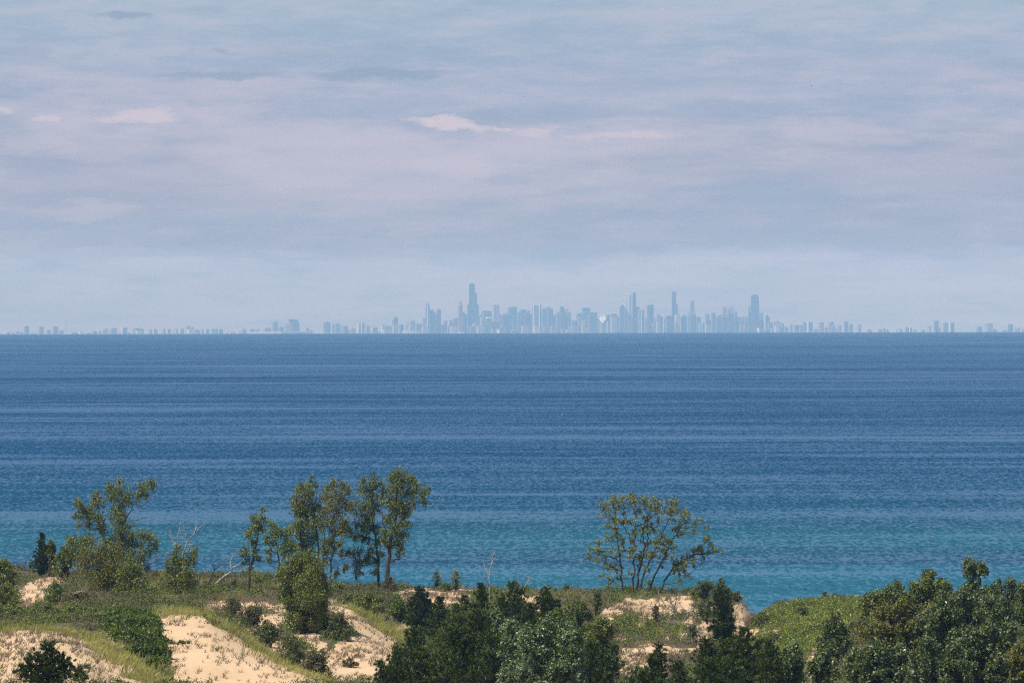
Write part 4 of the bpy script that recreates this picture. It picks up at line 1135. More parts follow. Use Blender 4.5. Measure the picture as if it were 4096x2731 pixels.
tree('cottonwood_tree', 'bushy olive cottonwood standing in front of the tall ragged one far left', K1,
     [[(770, 1030), (765, 930), (762, 830), (770, 720), (760, 640)], [(765, 850), (700, 760), (660, 690)], [(765, 800), (840, 720), (870, 660)]],
     [(650, 660, 85, 70), (740, 640, 80, 75), (820, 740, 90, 75), (700, 760, 85, 65), (600, 740, 60, 60), (760, 850, 80, 70), (700, 900, 75, 75), (650, 980, 60, 55), (760, 980, 55, 50), (820, 640, 60, 60), (850, 830, 50, 50)],
     'olive', (770, 1030), seed=2, Y=955, wpx=9)
tree('young_cottonwood', 'young dark-trunked cottonwood just right of the bushy olive one far left', K1,
     [[(890, 1035), (903, 940), (915, 870), (925, 800), (930, 740)]],
     [(930, 740, 60, 50), (960, 800, 60, 50), (890, 800, 70, 60), (1000, 860, 50, 50), (930, 870, 80, 55), (860, 920, 60, 50), (970, 930, 70, 50), (900, 980, 40, 40), (990, 990, 50, 40)],
     'cotton', (890, 1035), seed=3, Y=945, wpx=10)
pine('cedar_tree', 'small dark pointed cedar on the far left crest', 168, 2133, 100, Y=992, mat='cedar', seed=1, dens=1.5, upsw=.7, slim=1.0, needle=.11, gap=.24)
bush('leafy_bush', 'leafy light green bush beside the small pointed cedar far left', 205, 2160, 60, Y=990, mat='grey', seed=1, leaf=.1)
bush('leafy_bush', 'dense low bush between the pointed cedar and the ragged cottonwood', 260, 2178, 110, Y=985, mat='cotton', seed=2, leaf=.1)
dead_tree('dead_tree', 'bleached dead tree with forked bare crown behind a small cottonwood', K2,
     [[(70, 900), (60, 760), (50, 660), (30, 600), (18, 560), (25, 500), (45, 420)], [(50, 670), (90, 560), (150, 490), (215, 425)], [(30, 590), (-20, 560), (-30, 510), (-42, 470)], [(85, 565), (75, 500), (60, 440)], [(150, 490), (152, 450), (145, 420)], [(90, 600), (130, 580), (150, 570)]],
     (70, 900), Y=990, wpx=11, twigs=2, seed=1)
tree('young_cottonwood', 'small bushy cottonwood in front of the bleached forked dead tree', K1,
     [[(1240, 1010), (1245, 920), (1250, 830), (1260, 740), (1260, 640)], [(1250, 850), (1320, 760), (1370, 680)]],
     [(1250, 620, 35, 35), (1230, 680, 45, 45), (1290, 700, 50, 45), (1380, 640, 35, 40), (1360, 700, 50, 45), (1200, 760, 45, 40), (1260, 780, 70, 55), (1340, 790, 65, 50), (1220, 850, 60, 50),
      (1300, 860, 60, 50), (1180, 920, 45, 45), (1240, 930, 60, 50), (1110, 900, 45, 40), (1130, 980, 60, 45), (1220, 1000, 60, 30), (1370, 860, 40, 40)],
     'cotton', (1240, 1010), seed=4, Y=950, wpx=8)
dead_tree('dead_stump', 'short pale split stump on the crest right of the small bushy cottonwood', K2, [[(148, 895), (150, 860), (158, 822)], [(152, 870), (166, 850), (164, 830)]], (148, 895), Y=965, wpx=26, twigs=0, seed=2)
dead_tree('fallen_tree', 'long pale fallen trunk leaning left of the slim tree', K2,
     [[(262, 893), (320, 835), (385, 785), (440, 772), (515, 766)], [(400, 780), (394, 700), (420, 650), (446, 618)], [(400, 752), (450, 728), (500, 700)]], (262, 893), Y=970, wpx=12, seed=3)
dead_tree('fallen_tree', 'thin dark leaning dead trunk beside the long pale fallen one', K2,
     [[(215, 893), (245, 840), (285, 760), (345, 712), (368, 676)], [(285, 760), (275, 735), (262, 722)]], (215, 893), mat='bark', Y=972, wpx=5.5, seed=4)
tree('slim_cottonwood', 'slim upright young cottonwood standing alone between the fallen trunks and the big grove', K2,
     [[(520, 890), (530, 790), (560, 650), (580, 560), (600, 480), (625, 330)], [(540, 740), (510, 680), (495, 640)], [(545, 720), (580, 690), (600, 680)]],
     [(628, 340, 22, 26), (625, 395, 28, 45), (570, 390, 35, 28), (580, 455, 48, 42), (540, 505, 40, 38), (612, 470, 30, 32), (560, 570, 38, 32), (500, 620, 33, 32), (478, 655, 26, 22), (520, 680, 26, 22),
      (580, 668, 32, 26), (602, 695, 18, 18), (530, 750, 24, 18), (478, 712, 26, 12)], 'cotton', (520, 890), along=.8, seed=5, Y=960, wpx=11)
tree('young_cottonwood', 'small leaning cottonwood at the left edge of the big grove', K2,
     [[(750, 760), (742, 700), (730, 640), (718, 520)], [(745, 720), (790, 640), (820, 560)]],
     [(688, 448, 38, 28), (705, 490, 48, 38), (740, 500, 38, 36), (660, 530, 36, 26), (700, 568, 45, 28), (680, 640, 36, 32), (668, 690, 30, 20), (785, 520, 45, 38), (822, 480, 38, 38), (800, 580, 55, 45), (840, 620, 55, 45), (770, 625, 38, 38)],
     'cotton', (750, 760), seed=6, Y=990, wpx=9)
tree('cottonwood_tree', 'tall narrow dark cottonwood, left tower of the big grove', K2,
     [[(915, 860), (905, 700), (890, 500), (900, 350), (930, 250), (968, 110)], [(1020, 860), (1020, 690), (1020, 560), (1000, 450), (980, 300)], [(1055, 860), (1055, 700), (1060, 600), (1072, 500)]],
     [(970, 98, 16, 25), (960, 155, 33, 32), (1000, 160, 18, 28), (900, 172, 36, 28), (880, 212, 38, 35), (940, 228, 58, 42), (850, 280, 42, 32), (890, 300, 58, 42), (960, 300, 55, 45), (870, 350, 48, 45),
      (930, 380, 66, 52), (890, 440, 58, 46), (960, 450, 62, 52), (900, 510, 58, 46), (970, 530, 52, 46), (900, 575, 50, 42), (1000, 390, 42, 50), (1010, 320, 32, 36), (930, 620, 50, 36), (910, 680, 60, 40)],
     'cotton', (915, 860), along=.8, seed=7, Y=985, wpx=12, bare=[[(860, 300), (840, 250), (822, 200)], [(1000, 270), (1008, 220), (1018, 180)]])
tree('cottonwood_tree', 'cottonwood with pale forked trunks in the middle of the big grove', K2,
     [[(1100, 860), (1110, 740), (1130, 600), (1130, 480), (1150, 400), (1172, 300)], [(1120, 640), (1180, 560), (1190, 450), (1210, 330)], [(1078, 960), (1078, 900), (1072, 800)]],
     [(1130, 148, 42, 30), (1100, 180, 36, 34), (1200, 158, 36, 28), (1232, 200, 32, 44), (1140, 230, 64, 46), (1070, 250, 44, 44), (1200, 280, 55, 42), (1110, 310, 55, 42), (1060, 340, 42, 42), (1165, 360, 50, 40),
      (1240, 330, 36, 44), (1100, 410, 55, 40), (1190, 420, 52, 42), (1050, 450, 42, 52), (1130, 500, 36, 38), (1205, 490, 42, 42), (1090, 560, 34, 40), (1170, 570, 25, 25), (1105, 640, 28, 28), (1190, 640, 25, 32),
      (1150, 780, 22, 44), (1215, 740, 25, 42), (1060, 600, 22, 50), (1080, 700, 25, 30)],
     'olive', (1100, 860), wood='barkpale', along=.8, seed=8, Y=990, wpx=10, dens=2.1)
tree('cottonwood_tree', 'cottonwood with drooping left limbs, right of the pale forked trunks', K2,
     [[(1448, 850), (1448, 780), (1445, 700), (1435, 600), (1420, 500), (1400, 350), (1400, 200), (1412, 90)], [(1440, 700), (1370, 660), (1310, 640)], [(1425, 560), (1330, 520), (1250, 490)], [(1380, 680), (1320, 720), (1290, 790)]],
     [(1410, 88, 20, 26), (1340, 138, 32, 34), (1400, 148, 46, 42), (1340, 200, 40, 36), (1400, 240, 55, 46), (1460, 160, 34, 38), (1480, 222, 32, 42), (1290, 290, 26, 24), (1350, 320, 52, 44), (1430, 320, 44, 44), (1300, 360, 38, 32),
      (1370, 400, 52, 44), (1310, 440, 52, 34), (1390, 470, 52, 38), (1240, 480, 34, 26), (1280, 520, 52, 32), (1350, 540, 50, 32), (1440, 570, 34, 34), (1180, 640, 26, 22), (1240, 640, 42, 32), (1300, 640, 44, 40),
      (1310, 700, 42, 32), (1370, 690, 34, 32), (1290, 760, 32, 42), (1292, 815, 18, 20), (1400, 640, 40, 40), (1430, 700, 34, 32), (1420, 770, 28, 38), (1462, 650, 32, 32), (1340, 470, 30, 30)],
     'cotton', (1448, 850), along=.8, seed=9, Y=992, wpx=11, dens=2.3)
tree('cottonwood_tree', 'tallest broad cottonwood at the right end of the big grove', K2,
     [[(1512, 850), (1515, 790), (1520, 700), (1530, 600), (1555, 500), (1570, 400), (1580, 250), (1592, 110)], [(1525, 640), (1500, 560), (1490, 450), (1470, 350)], [(1560, 500), (1640, 380), (1690, 300), (1785, 225)], [(1530, 720), (1570, 690), (1620, 682)]],
     [(1598, 72, 50, 30), (1552, 110, 40, 38), (1622, 118, 52, 42), (1682, 128, 44, 42), (1722, 158, 38, 34), (1560, 190, 54, 42), (1640, 210, 62, 42), (1712, 208, 34, 32), (1792, 195, 20, 34), (1765, 240, 44, 30), (1785, 292, 34, 20),
      (1540, 270, 54, 42), (1620, 290, 62, 42), (1682, 290, 34, 32), (1560, 350, 54, 42), (1640, 370, 54, 38), (1520, 400, 44, 42), (1602, 440, 62, 38), (1662, 440, 32, 18), (1560, 500, 54, 42), (1622, 520, 42, 38), (1602, 580, 42, 32),
      (1555, 580, 50, 40), (1600, 640, 32, 28), (1500, 500, 34, 42), (1490, 560, 34, 32), (1590, 670, 16, 14)],
     'cotton', (1512, 850), along=.8, seed=10, Y=990, wpx=20, dens=2.6)
tree('bushy_cottonwood', 'big round dense bush-like cottonwood on the dune slope in front of the grove', K2,
     [[(960, 1250), (940, 1100), (920, 950), (900, 800)], [(950, 1150), (1000, 980), (1010, 860)], [(945, 1180), (850, 1020), (810, 880)]],
     [(880, 690, 70, 40), (960, 670, 50, 35), (820, 740, 70, 55), (900, 760, 90, 60), (1000, 740, 70, 55), (770, 810, 50, 55), (850, 840, 90, 70), (940, 850, 90, 70), (1040, 830, 50, 60), (790, 910, 60, 60),
      (870, 930, 90, 70), (970, 950, 90, 70), (1060, 920, 45, 55), (800, 1000, 55, 55), (880, 1030, 90, 70), (980, 1040, 80, 70), (1050, 1010, 45, 50), (840, 1110, 60, 55), (930, 1130, 80, 60), (1020, 1130, 55, 50), (900, 1200, 55, 40), (980, 1200, 50, 40), (1090, 1150, 45, 45)],
     'cotton', (955, 1262), seed=11, wpx=12, spread=1.5, Y=835, dens=2.6)
tree('open_cottonwood', 'wide open-crowned cottonwood with fanned bare trunks, alone on the crest', K4,
     [[(560, 900), (575, 740), (600, 640), (630, 530), (650, 440), (720, 380)], [(533, 900), (540, 640), (545, 480), (550, 370), (560, 310), (525, 235)], [(570, 900), (620, 740), (670, 620), (730, 500), (770, 400), (820, 310)],
      [(455, 900), (445, 760), (430, 620), (418, 480), (405, 370), (395, 290)], [(652, 900), (690, 760), (750, 650), (800, 550), (850, 460), (890, 380), (960, 330)], [(715, 900), (770, 800), (840, 700), (900, 650), (980, 600), (1050, 530), (1110, 480)],
      [(980, 600), (1100, 590), (1195, 578)], [(500, 510), (480, 430), (465, 350), (460, 260)], [(440, 650), (390, 630), (330, 600), (240, 590)], [(430, 720), (380, 700), (320, 690)], [(560, 400), (600, 370), (640, 340)],
      [(630, 540), (610, 450), (620, 350)], [(800, 550), (770, 520), (750, 480)], [(840, 700), (900, 720), (940, 760)], [(445, 780), (400, 770), (350, 830)]],
     [(510, 140, 28, 22), (450, 180, 56, 32), (380, 200, 48, 36), (300, 220, 38, 36), (330, 260, 48, 36), (420, 240, 48, 32), (540, 190, 56, 36), (620, 200, 56, 36), (690, 180, 36, 32), (650, 240, 56, 30), (570, 270, 38, 26),
      (720, 240, 38, 32), (800, 210, 46, 32), (860, 210, 32, 32), (830, 260, 56, 36), (885, 262, 28, 26), (330, 320, 36, 30), (390, 330, 36, 30), (360, 390, 36, 26), (400, 430, 32, 26), (482, 350, 30, 34), (700, 290, 46, 26),
      (760, 280, 36, 26), (930, 290, 48, 32), (920, 330, 44, 26), (1035, 340, 34, 22), (1085, 388, 24, 14), (960, 390, 46, 26), (880, 390, 40, 26), (1000, 430, 32, 24), (920, 440, 42, 20), (640, 330, 32, 24), (660, 370, 24, 18),
      (730, 350, 30, 24), (440, 470, 22, 22), (335, 490, 38, 26), (280, 512, 32, 22), (210, 560, 34, 20), (270, 572, 44, 26), (200, 630, 30, 20), (250, 632, 44, 26), (320, 580, 30, 20), (388, 560, 28, 24), (530, 515, 30, 26),
      (545, 555, 24, 20), (500, 570, 34, 14), (700, 512, 26, 26), (755, 460, 28, 22), (800, 490, 26, 16), (770, 580, 22, 14), (825, 620, 32, 20), (1085, 480, 36, 24), (1132, 520, 36, 16), (1065, 560, 44, 20), (1140, 580, 44, 14),
      (1195, 580, 20, 12), (1010, 560, 34, 24), (905, 625, 46, 22), (960, 640, 54, 28), (1025, 680, 34, 22), (905, 700, 54, 26), (945, 760, 34, 26), (850, 740, 22, 18), (885, 800, 36, 30), (330, 700, 44, 26), (400, 700, 44, 24),
      (290, 755, 30, 20), (372, 780, 34, 20), (440, 740, 24, 24), (350, 840, 40, 16), (510, 730, 22, 22), (490, 775, 32, 9), (660, 790, 34, 24), (640, 620, 20, 20), (622, 680, 16, 14)],
     'fresh', (560, 890), seed=12, Y=994, wpx=10, dens=1.2, leaf=.08, ragged=1.5, along=2.4)
dead_tree('dead_snag', 'thin bare dead snag rising behind the pines near the middle', K3,
     [[(1258, 640), (1258, 500), (1255, 380), (1270, 280), (1285, 200), (1318, 118)], [(1250, 370), (1215, 300), (1195, 240), (1200, 215)], [(1252, 460), (1210, 400), (1172, 352)], [(1278, 255), (1325, 188)], [(1280, 210), (1274, 128)]], (1258, 650), Y=955, wpx=6, seed=5)
dead_tree('dead_snag', 'faint forked dead sapling right of the thin bare snag', K3, [[(1560, 540), (1620, 460), (1650, 430), (1692, 358)], [(1650, 430), (1640, 368)], [(1575, 520), (1548, 430), (1546, 345)]], (1560, 545), Y=985, wpx=4.5, seed=6)
dead_tree('dead_tree', 'crooked grey dead tree on the sandy mound below the open cottonwood', K4,
     [[(985, 1210), (940, 1160), (890, 1110), (845, 1050), (830, 980), (800, 900), (785, 830)], [(838, 1010), (860, 940), (890, 900), (905, 830)], [(900, 1130), (930, 1080), (905, 1000), (880, 960)], [(830, 1040), (780, 990), (745, 930), (720, 880)], [(865, 940), (850, 880), (858, 830)], [(935, 1080), (970, 1020), (1000, 960)]],
     (985, 1210), Y=930, wpx=8, seed=7, mat='barkpale')

# ---- the dark pines and bushes of the middle
pine('juniper_tree', 'broad blue-green juniper at the left end of the middle pines', 1680, 2352, 140, Y=905, mat='cedar', seed=2, dens=1.9, slim=.55, upsw=.5, needle=.12, gap=.24)
G = 'pines of the foreground thicket'
for (lab, px, top, w, Y, kw) in [
    ('narrow pine just right of the blue-green juniper', 1757, 2392, 95, 850, {}),
    ('pointed pine beside the thin bare snag', 1924, 2335, 105, 860, dict(slim=.7)),
    ('two-topped pine right of the thin bare snag', 2045, 2328, 170, 850, dict(tops=[(.12, 1, .9), (-.35, .78, .6), (.55, .62, .6)])),
    ('shaggy pine with a short leader, third right of the thin bare snag', 2184, 2352, 130, 860, dict(tops=[(0, 1, .9), (.5, .8, .6)])),
    ('small pine between the narrow pine and the pointed one', 1856, 2386, 110, 840, {}),
    ('large spreading pine at the bottom of the middle thicket', 1915, 2440, 330, 725, dict(tops=[(0, 1, .9), (-.45, .82, .6), (.45, .7, .6)], slim=.6)),
    ('tall dark pointed pine at the bottom, left of the large spreading one', 1655, 2508, 190, 690, dict(slim=.6)),
    ('bushy pine filling the bottom between the pointed and spreading pines', 1790, 2480, 200, 740, dict(slim=.7)),
    ('low wide pine at the left foot of the thicket', 1590, 2590, 170, 680, dict(slim=.7, tops=[(0, 1, .8), (-.6, .75, .5)])),
    ('dark bushy pine right of the pale poplar bush at the bottom', 2360, 2570, 140, 690, {}),
    ('spiky pine at the bottom left of the sandy hollow', 2425, 2530, 120, 720, dict(slim=.7, tops=[(-.3, 1, .8), (.4, .8, .7)])),
    ('open young pine with upswept tips below the sandy hollow', 2634, 2570, 120, 700, dict(slim=.75, dens=.9)),
    ('small dark pine right of the open young one', 2715, 2650, 90, 690, {}),
    ('stout pine below the crooked grey dead tree', 2822, 2562, 110, 720, {}),
    ('tall spiky pine left of the right-hand poplars', 2960, 2510, 200, 720, dict(slim=.65, tops=[(.1, 1, .8), (-.5, .8, .7), (.7, .82, .7)])),
    ('rounded dark pine at the bottom left of the poplars', 3075, 2560, 130, 700, dict(slim=.6)),
    ('wide low pine along the bottom edge under the stout one', 2880, 2640, 240, 670, dict(slim=.55)),
    ('squat pine along the bottom edge under the open young one', 2570, 2680, 180, 665, dict(slim=.55)),
    ('shadowy pine at the bottom edge below the large spreading one', 1960, 2610, 200, 660, dict(slim=.6)),
    ('olive pine half hidden behind the spreading pine', 1830, 2420, 120, 800, {}),
    ('short pine in the gap beside the two-topped pine', 2120, 2420, 110, 820, {}),
]:
    _n = sum(ord(c) for c in lab) % 97
    pine('pine_tree', lab, px, top, w * 1.2, Y=Y, seed=10 + _n, group=G, **{**dict(dens=1.15), **kw})
bush('poplar_bush', 'large pale glinting poplar bush at the bottom middle', 2180, 2482, 320, Y=635, mat='silver', seed=3, dens=2.4, leaf=.08, peaks=[(-.4, .93), (.05, 1), (.45, .97)])
bush('poplar_bush', 'medium glinting poplar bush between the spreading pine and the large one', 2040, 2462, 170, Y=655, mat='silver', seed=4, dens=2.2, leaf=.08, peaks=[(0, .95), (.3, 1)])
bush('poplar_bush', 'small glinting poplar bush tucked among the middle pines', 1985, 2425, 100, Y=725, mat='silver', seed=5, dens=1.9, leaf=.08)
bush('leafy_bush', 'round leafy bush at the right end of the middle pines', 2310, 2400, 170, Y=850, mat='under', seed=31, leaf=.085, dens=2.3)
bush('leafy_bush', 'broad olive bush above the large pale poplar bush', 2400, 2470, 190, Y=790, mat='cotton', seed=32, leaf=.085, dens=2.3)
bush('leafy_bush', 'dark leafy bush wedged behind the large pale poplar bush', 2280, 2470, 150, Y=760, mat='bright', seed=33, leaf=.085, dens=2.3)
bush('dune_shrub', 'grey shrub in the middle of the yellow vine slope', 3210, 2425, 90, Y=930, mat='grey', seed=34, dens=1.8)
bush('dune_shrub', 'low olive shrub on the vine slope near its skyline', 3150, 2408, 70, Y=965, mat='under', seed=35, dens=1.8)
bush('dune_shrub', 'brownish shrub at the right edge of the vine slope', 3440, 2470, 110, Y=880, mat='brown', seed=36, dens=1.8)
bush('dune_shrub', 'small leafy shrub at the lower left of the vine slope', 3090, 2520, 100, Y=900, mat='under', seed=37, dens=1.8)
bush('leafy_bush', 'bright green leafy shrub among the middle pines', 2230, 2430, 130, Y=830, mat='bright', seed=6, leaf=.09)
bush('sapling', 'feathery sapling standing on the crest left of the thin bare snag', 1825, 2274, 62, Y=996, mat='fresh', seed=7, dens=.4, leaf=.08)
bush('sapling', 'leafy green sapling on the crest right of the big grove', 1746, 2282, 56, Y=996, mat='fresh', seed=8, dens=.45, leaf=.08)
bush('leafy_bush', 'low bright shrub on the sandy crest beside the saplings', 1785, 2332, 90, Y=990, mat='bright', seed=9, leaf=.08)
bush('willow_bush', 'thin grey bush on the crest midway between snag and open cottonwood', 2270, 2330, 85, Y=985, mat='grey', seed=10, dens=1.3, leaf=.08)
bush('willow_bush', 'upright grey-green shrub left of the open cottonwood', 2388, 2356, 60, Y=940, mat='grey', seed=11, dens=1.8, leaf=.08, shape=.8)
pine('cedar_tree', 'dark leafy column-shaped cedar right of the sandy mound', 2885, 2360, 120, Y=870, mat='pine', seed=3, dens=1.7, slim=.45, upsw=.3, needle=.12, gap=.26)
bush('willow_bush', 'wide grey-green willow bush on the crest above the bluff', 2815, 2318, 120, Y=985, mat='grey', seed=12, leaf=.09)
bush('willow_bush', 'taller willow bush at the brink of the bluff', 2890, 2306, 100, Y=990, mat='grey', seed=13, leaf=.09, peaks=[(0, 1), (.5, .75), (-.5, .75)])
bush('willow_bush', 'low dark bush on the brink of the crumbling bluff', 2945, 2362, 60, Y=994, mat='brown', seed=14, leaf=.09)
bush('willow_bush', 'grey-green shrub at the foot of the crooked dead tree', 2770, 2500, 70, Y=880, mat='grey', seed=15)
bush('willow_bush', 'thin dark shrub in the middle of the sandy mound', 2622, 2420, 50, Y=940, mat='brown', seed=16, dens=1.6)
bush('willow_bush', 'low silvery shrub between the column cedar and the sandy mound', 2820, 2390, 110, Y=955, mat='grey', seed=17)
bush('leafy_bush', 'yellow-green low shrub on the left of the sandy mound', 2495, 2452, 130, Y=930, mat='vine', seed=18, dens=1.6)
bush('willow_bush', 'dark spreading shrub right of the bluff at the edge of the yellow vines', 3050, 2440, 120, Y=940, mat='grey', seed=19, peaks=[(0, 1), (.5, .8), (-.4, .7)])
bush('willow_bush', 'small dark shrub on the skyline of the right-hand dune', 3300, 2362, 30, Y=988, mat='brown', seed=20, dens=1.8, shape=.8)
bush('willow_bush', 'spreading dark shrub on the skyline of the right-hand dune', 3350, 2366, 80, Y=988, mat='brown', seed=21, dens=1.6)
# ---- the right-hand poplars
G = 'cottonwoods of the right-hand grove'
for (lab, px, top, w, Y, mat, pk) in [
    ('rounded poplar leftmost in the front row at bottom right', 3165, 2572, 170, 705, 'poplar', None),
    ('tall dark-leaved poplar above the leftmost rounded one', 3345, 2440, 200, 790, 'poplar', [(0, 1), (-.3, .9), (.3, .8)]),
    ('leafy poplar with a free round top against the water', 3585, 2308, 150, 900, 'cotton', [(0, 1), (-.5, .78), (.3, .8)]),
    ('slender low poplar left of the free round top', 3505, 2360, 140, 905, 'cotton', [(0, 1), (-.5, .9)]),
    ('broad poplar with a flat bushy top against the water', 3722, 2280, 250, 880, 'cotton', [(-.5, .85), (0, 1), (.4, .9)]),
    ('tallest poplar of the right-hand grove with a narrow raised top', 3903, 2230, 140, 850, 'poplar', [(-.35, 1), (.3, .96), (0, .9)]),
    ('full poplar with a round top right of the tallest', 3995, 2296, 210, 860, 'poplar', [(0, 1), (.4, .95), (-.4, .8)]),
    ('poplar cut by the right frame edge, behind the grove', 4095, 2335, 150, 870, 'cotton', None),
    ('wide glinting poplar in the heart of the right-hand grove', 3610, 2400, 380, 800, 'olive', [(-.5, .9), (0, 1), (.5, .95)]),
    ('dense poplar under the tallest one', 3850, 2350, 380, 780, 'poplar', [(-.5, .9), (0, 1), (.5, .9)]),
    ('big front poplar with bright glints at bottom right centre', 3510, 2560, 330, 700, 'poplar', [(-.5, .85), (0, 1), (.5, .95)]),
    ('big front poplar beside the right-hand trunk shadows', 3760, 2540, 300, 690, 'poplar', [(-.4, 1), (.4, .9)]),
    ('dark trunked poplar in the bottom right corner', 3960, 2480, 300, 700, 'poplar', [(-.5, .9), (0, 1), (.5, .95)]),
    ('last poplar in the corner at the right frame edge', 4090, 2560, 160, 680, 'olive', None),
    ('small poplar between the front row and the vine slope', 3290, 2600, 150, 700, 'poplar', None),
]:
    _n = sum(ord(c) for c in lab) % 97
    bush('poplar_tree', lab, px, top, w, Y=Y, mat=mat, seed=60 + _n, dens=2.3, leaf=.095, cat='tree', group=G, peaks=pk)
# ---- shrubs of the left-hand dunes
tree('grape_thicket', 'big bright green leafy bush spilling over the left dune', K1,
     [[(900, 1300), (900, 1200), (900, 1100)], [(905, 1260), (1050, 1220), (1110, 1180)], [(1000, 1380), (1080, 1340), (1140, 1320)]],
     [(800, 1090, 55, 40), (860, 1080, 60, 45), (940, 1080, 60, 45), (1010, 1075, 50, 40), (1060, 1100, 45, 40), (770, 1150, 45, 40), (850, 1150, 70, 55), (930, 1160, 70, 60), (1020, 1160, 70, 60), (1100, 1150, 50, 50), (850, 1230, 60, 50),
      (930, 1250, 70, 60), (1020, 1250, 75, 65), (1110, 1230, 55, 55), (1150, 1290, 35, 40), (960, 1330, 65, 50), (1050, 1340, 70, 60), (1130, 1350, 60, 55), (1190, 1370, 40, 40), (1080, 1420, 60, 40), (1150, 1420, 50, 40), (1200, 1280, 60, 8), (1290, 1282, 50, 8)],
     'bright', (900, 1300), seed=30, Y=735, drape=True, wpx=5, dens=2.6, leaf=.09, cat='bush', spread=1.6)
G = 'shrubs in the hollows of the dunes'
for (lab, px, top, w, Y, mat, kw) in [
    ('light green bush cut by the left frame edge', 10, 2225, 130, 900, 'cotton', {}),
    ('lower bush at the left frame edge beside the steep sand patch', 20, 2330, 120, 880, 'cotton', {}),
    ('dark bush under the steep sand patch at far left', 60, 2410, 160, 830, 'cotton', {}),
    ('green bush right of the steep sand patch at far left', 215, 2330, 120, 925, 'bright', {}),
    ('brown-green shrub below the ragged cottonwood', 300, 2350, 140, 920, 'brown', {}),
    ('round dark bush in the hollow behind the front left dune', 190, 2420, 130, 830, 'grey', {}),
    ('leafy bush in the hollow left of the bright thicket', 300, 2420, 130, 830, 'cotton', {}),
    ('dark green bush touching the bright thicket on its left', 380, 2440, 110, 800, 'bright', {}),
    ('grey shrub under the young dark-trunked cottonwood', 560, 2390, 120, 925, 'brown', {}),
    ('green bush at the foot of the small bushy cottonwood', 700, 2388, 110, 925, 'cotton', {}),
    ('low bright bush behind the pale stump', 830, 2345, 110, 965, 'bright', {}),
    ('small dark bush between the fallen trunks and the slim tree', 940, 2320, 40, 968, 'cedar', {}),
    ('purplish shrub on the slope left of the big round bush', 930, 2392, 130, 850, 'brown', dict(dens=1.6)),
    ('feathery shrub between two sand faces', 1020, 2420, 130, 835, 'brown', dict(dens=1.7)),
    ('grey-green shrub below the big round bush on its left', 1070, 2480, 120, 810, 'grey', dict(dens=1.8)),
    ('dark shrub in the hollow above the bright grass strip', 1150, 2530, 140, 790, 'grey', dict(dens=1.8)),
    ('brown shrub at the bottom of the hollow beside the bright grass strip', 1260, 2600, 150, 770, 'brown', dict(dens=1.6)),
    ('loose green shrub right of the big round bush', 1355, 2448, 110, 830, 'grey', dict(dens=1.7)),
    ('dark low shrub in the shade of the big round bush', 1300, 2470, 100, 835, 'cedar', {}),
    ('small shrub on the second sand face', 1335, 2540, 80, 830, 'grey', dict(dens=1.5)),
    ('tuft-like shrub low on the second sand face', 1400, 2620, 70, 800, 'brown', dict(dens=1.4)),
    ('wide bush on the crest under the tallest grove tree', 1560, 2300, 90, 985, 'brown', dict(dens=1.5)),
    ('green bush on the slope behind the second dune', 1480, 2370, 170, 940, 'cotton', {}),
    ('dark green bush near the blue-green juniper', 1590, 2385, 130, 930, 'bright', {}),
    ('grey-green bush left of the second dune crest', 1400, 2370, 120, 945, 'grey', {}),
    ('bushy shrub under the pale forked trunks', 1350, 2330, 80, 975, 'cotton', {}),
    ('low shrub on the crest left of the big round bush', 1040, 2310, 90, 975, 'grey', {}),
]:
    _n = sum(ord(c) for c in lab) % 97
    bush('dune_shrub', lab, px, top, w, Y=Y, mat=mat, seed=200 + _n, group=G, **{**dict(dens=2.0, leaf=.08), **kw})
pine('young_pine', 'dark young pine at the bottom left corner in front of the sand', 185, 2574, 270, Y=606, seed=71, dens=1.4, slim=.5, needle=.12, tops=[(.1, 1, .55), (-.3, .74, .6), (.42, .66, .5), (-.6, .5, .4)])
pine('young_pine', 'tiny bare-stemmed pine beside the dark young one at bottom left', 325, 2662, 85, Y=615, seed=72, dens=.9, slim=.5, low=.3)
# ------------------------------------------------------------------ ground cover (nobody could count it)
prng = np.random.default_rng(77)
def sample_ground(n, px0=-200, px1=4300, y0=600, y1=1004):
    yy = np.sqrt(prng.random(n) * (y1**2 - y0**2) + y0**2)
    p = prng.uniform(px0, px1, n)
    x = yy * (p - CX) / F
    z = terrain_z(x, yy)
    px, py = to_px(x, yy, z)
    return x, yy, z, px, py
def inpoly(px, py, polys, soft=12, wobble=40):
    s = np.full(px.shape, -999.0)
    for P in polys: s = np.maximum(s, poly_sd(px, py, P))
    s = s + (fnoise(px / 60, py / 40, 3) - 0.5) * wobble
    return np.clip(s / soft + 0.5, 0, 1)
GREEN = [
 [(-60, 2500), (120, 2498), (250, 2508), (400, 2538), (520, 2595), (640, 2655), (790, 2745), (520, 2745), (430, 2650), (330, 2572), (225, 2534), (60, 2526), (-60, 2545)],
 [(610, 2440), (790, 2436), (860, 2466), (1000, 2560), (1130, 2636), (1340, 2745), (1240, 2745), (1110, 2672), (980, 2594), (850, 2500), (790, 2464), (620, 2466)],
 [(1330, 2398), (1420, 2416), (1520, 2466), (1640, 2540), (1610, 2600), (1560, 2560), (1400, 2445)],
]
CREST = [[(560, 2280), (940, 2290), (1260, 2325), (1532, 2336), (1916, 2348), (2264, 2358), (2786, 2362), (2900, 2378), (2960, 2400), (2900, 2420), (2700, 2410), (2264, 2410), (1916, 2385), (1532, 2372), (1200, 2370), (900, 2380), (600, 2370)],
         [(3040, 2440), (3222, 2400), (3480, 2390), (4200, 2375), (4200, 2440), (3400, 2440), (3100, 2470)]]
PALE = [[(2560, 2600), (2640, 2500), (2720, 2500), (2720, 2600), (2640, 2640)], [(3410, 2440), (3475, 2430), (3470, 2540), (3420, 2540)]]
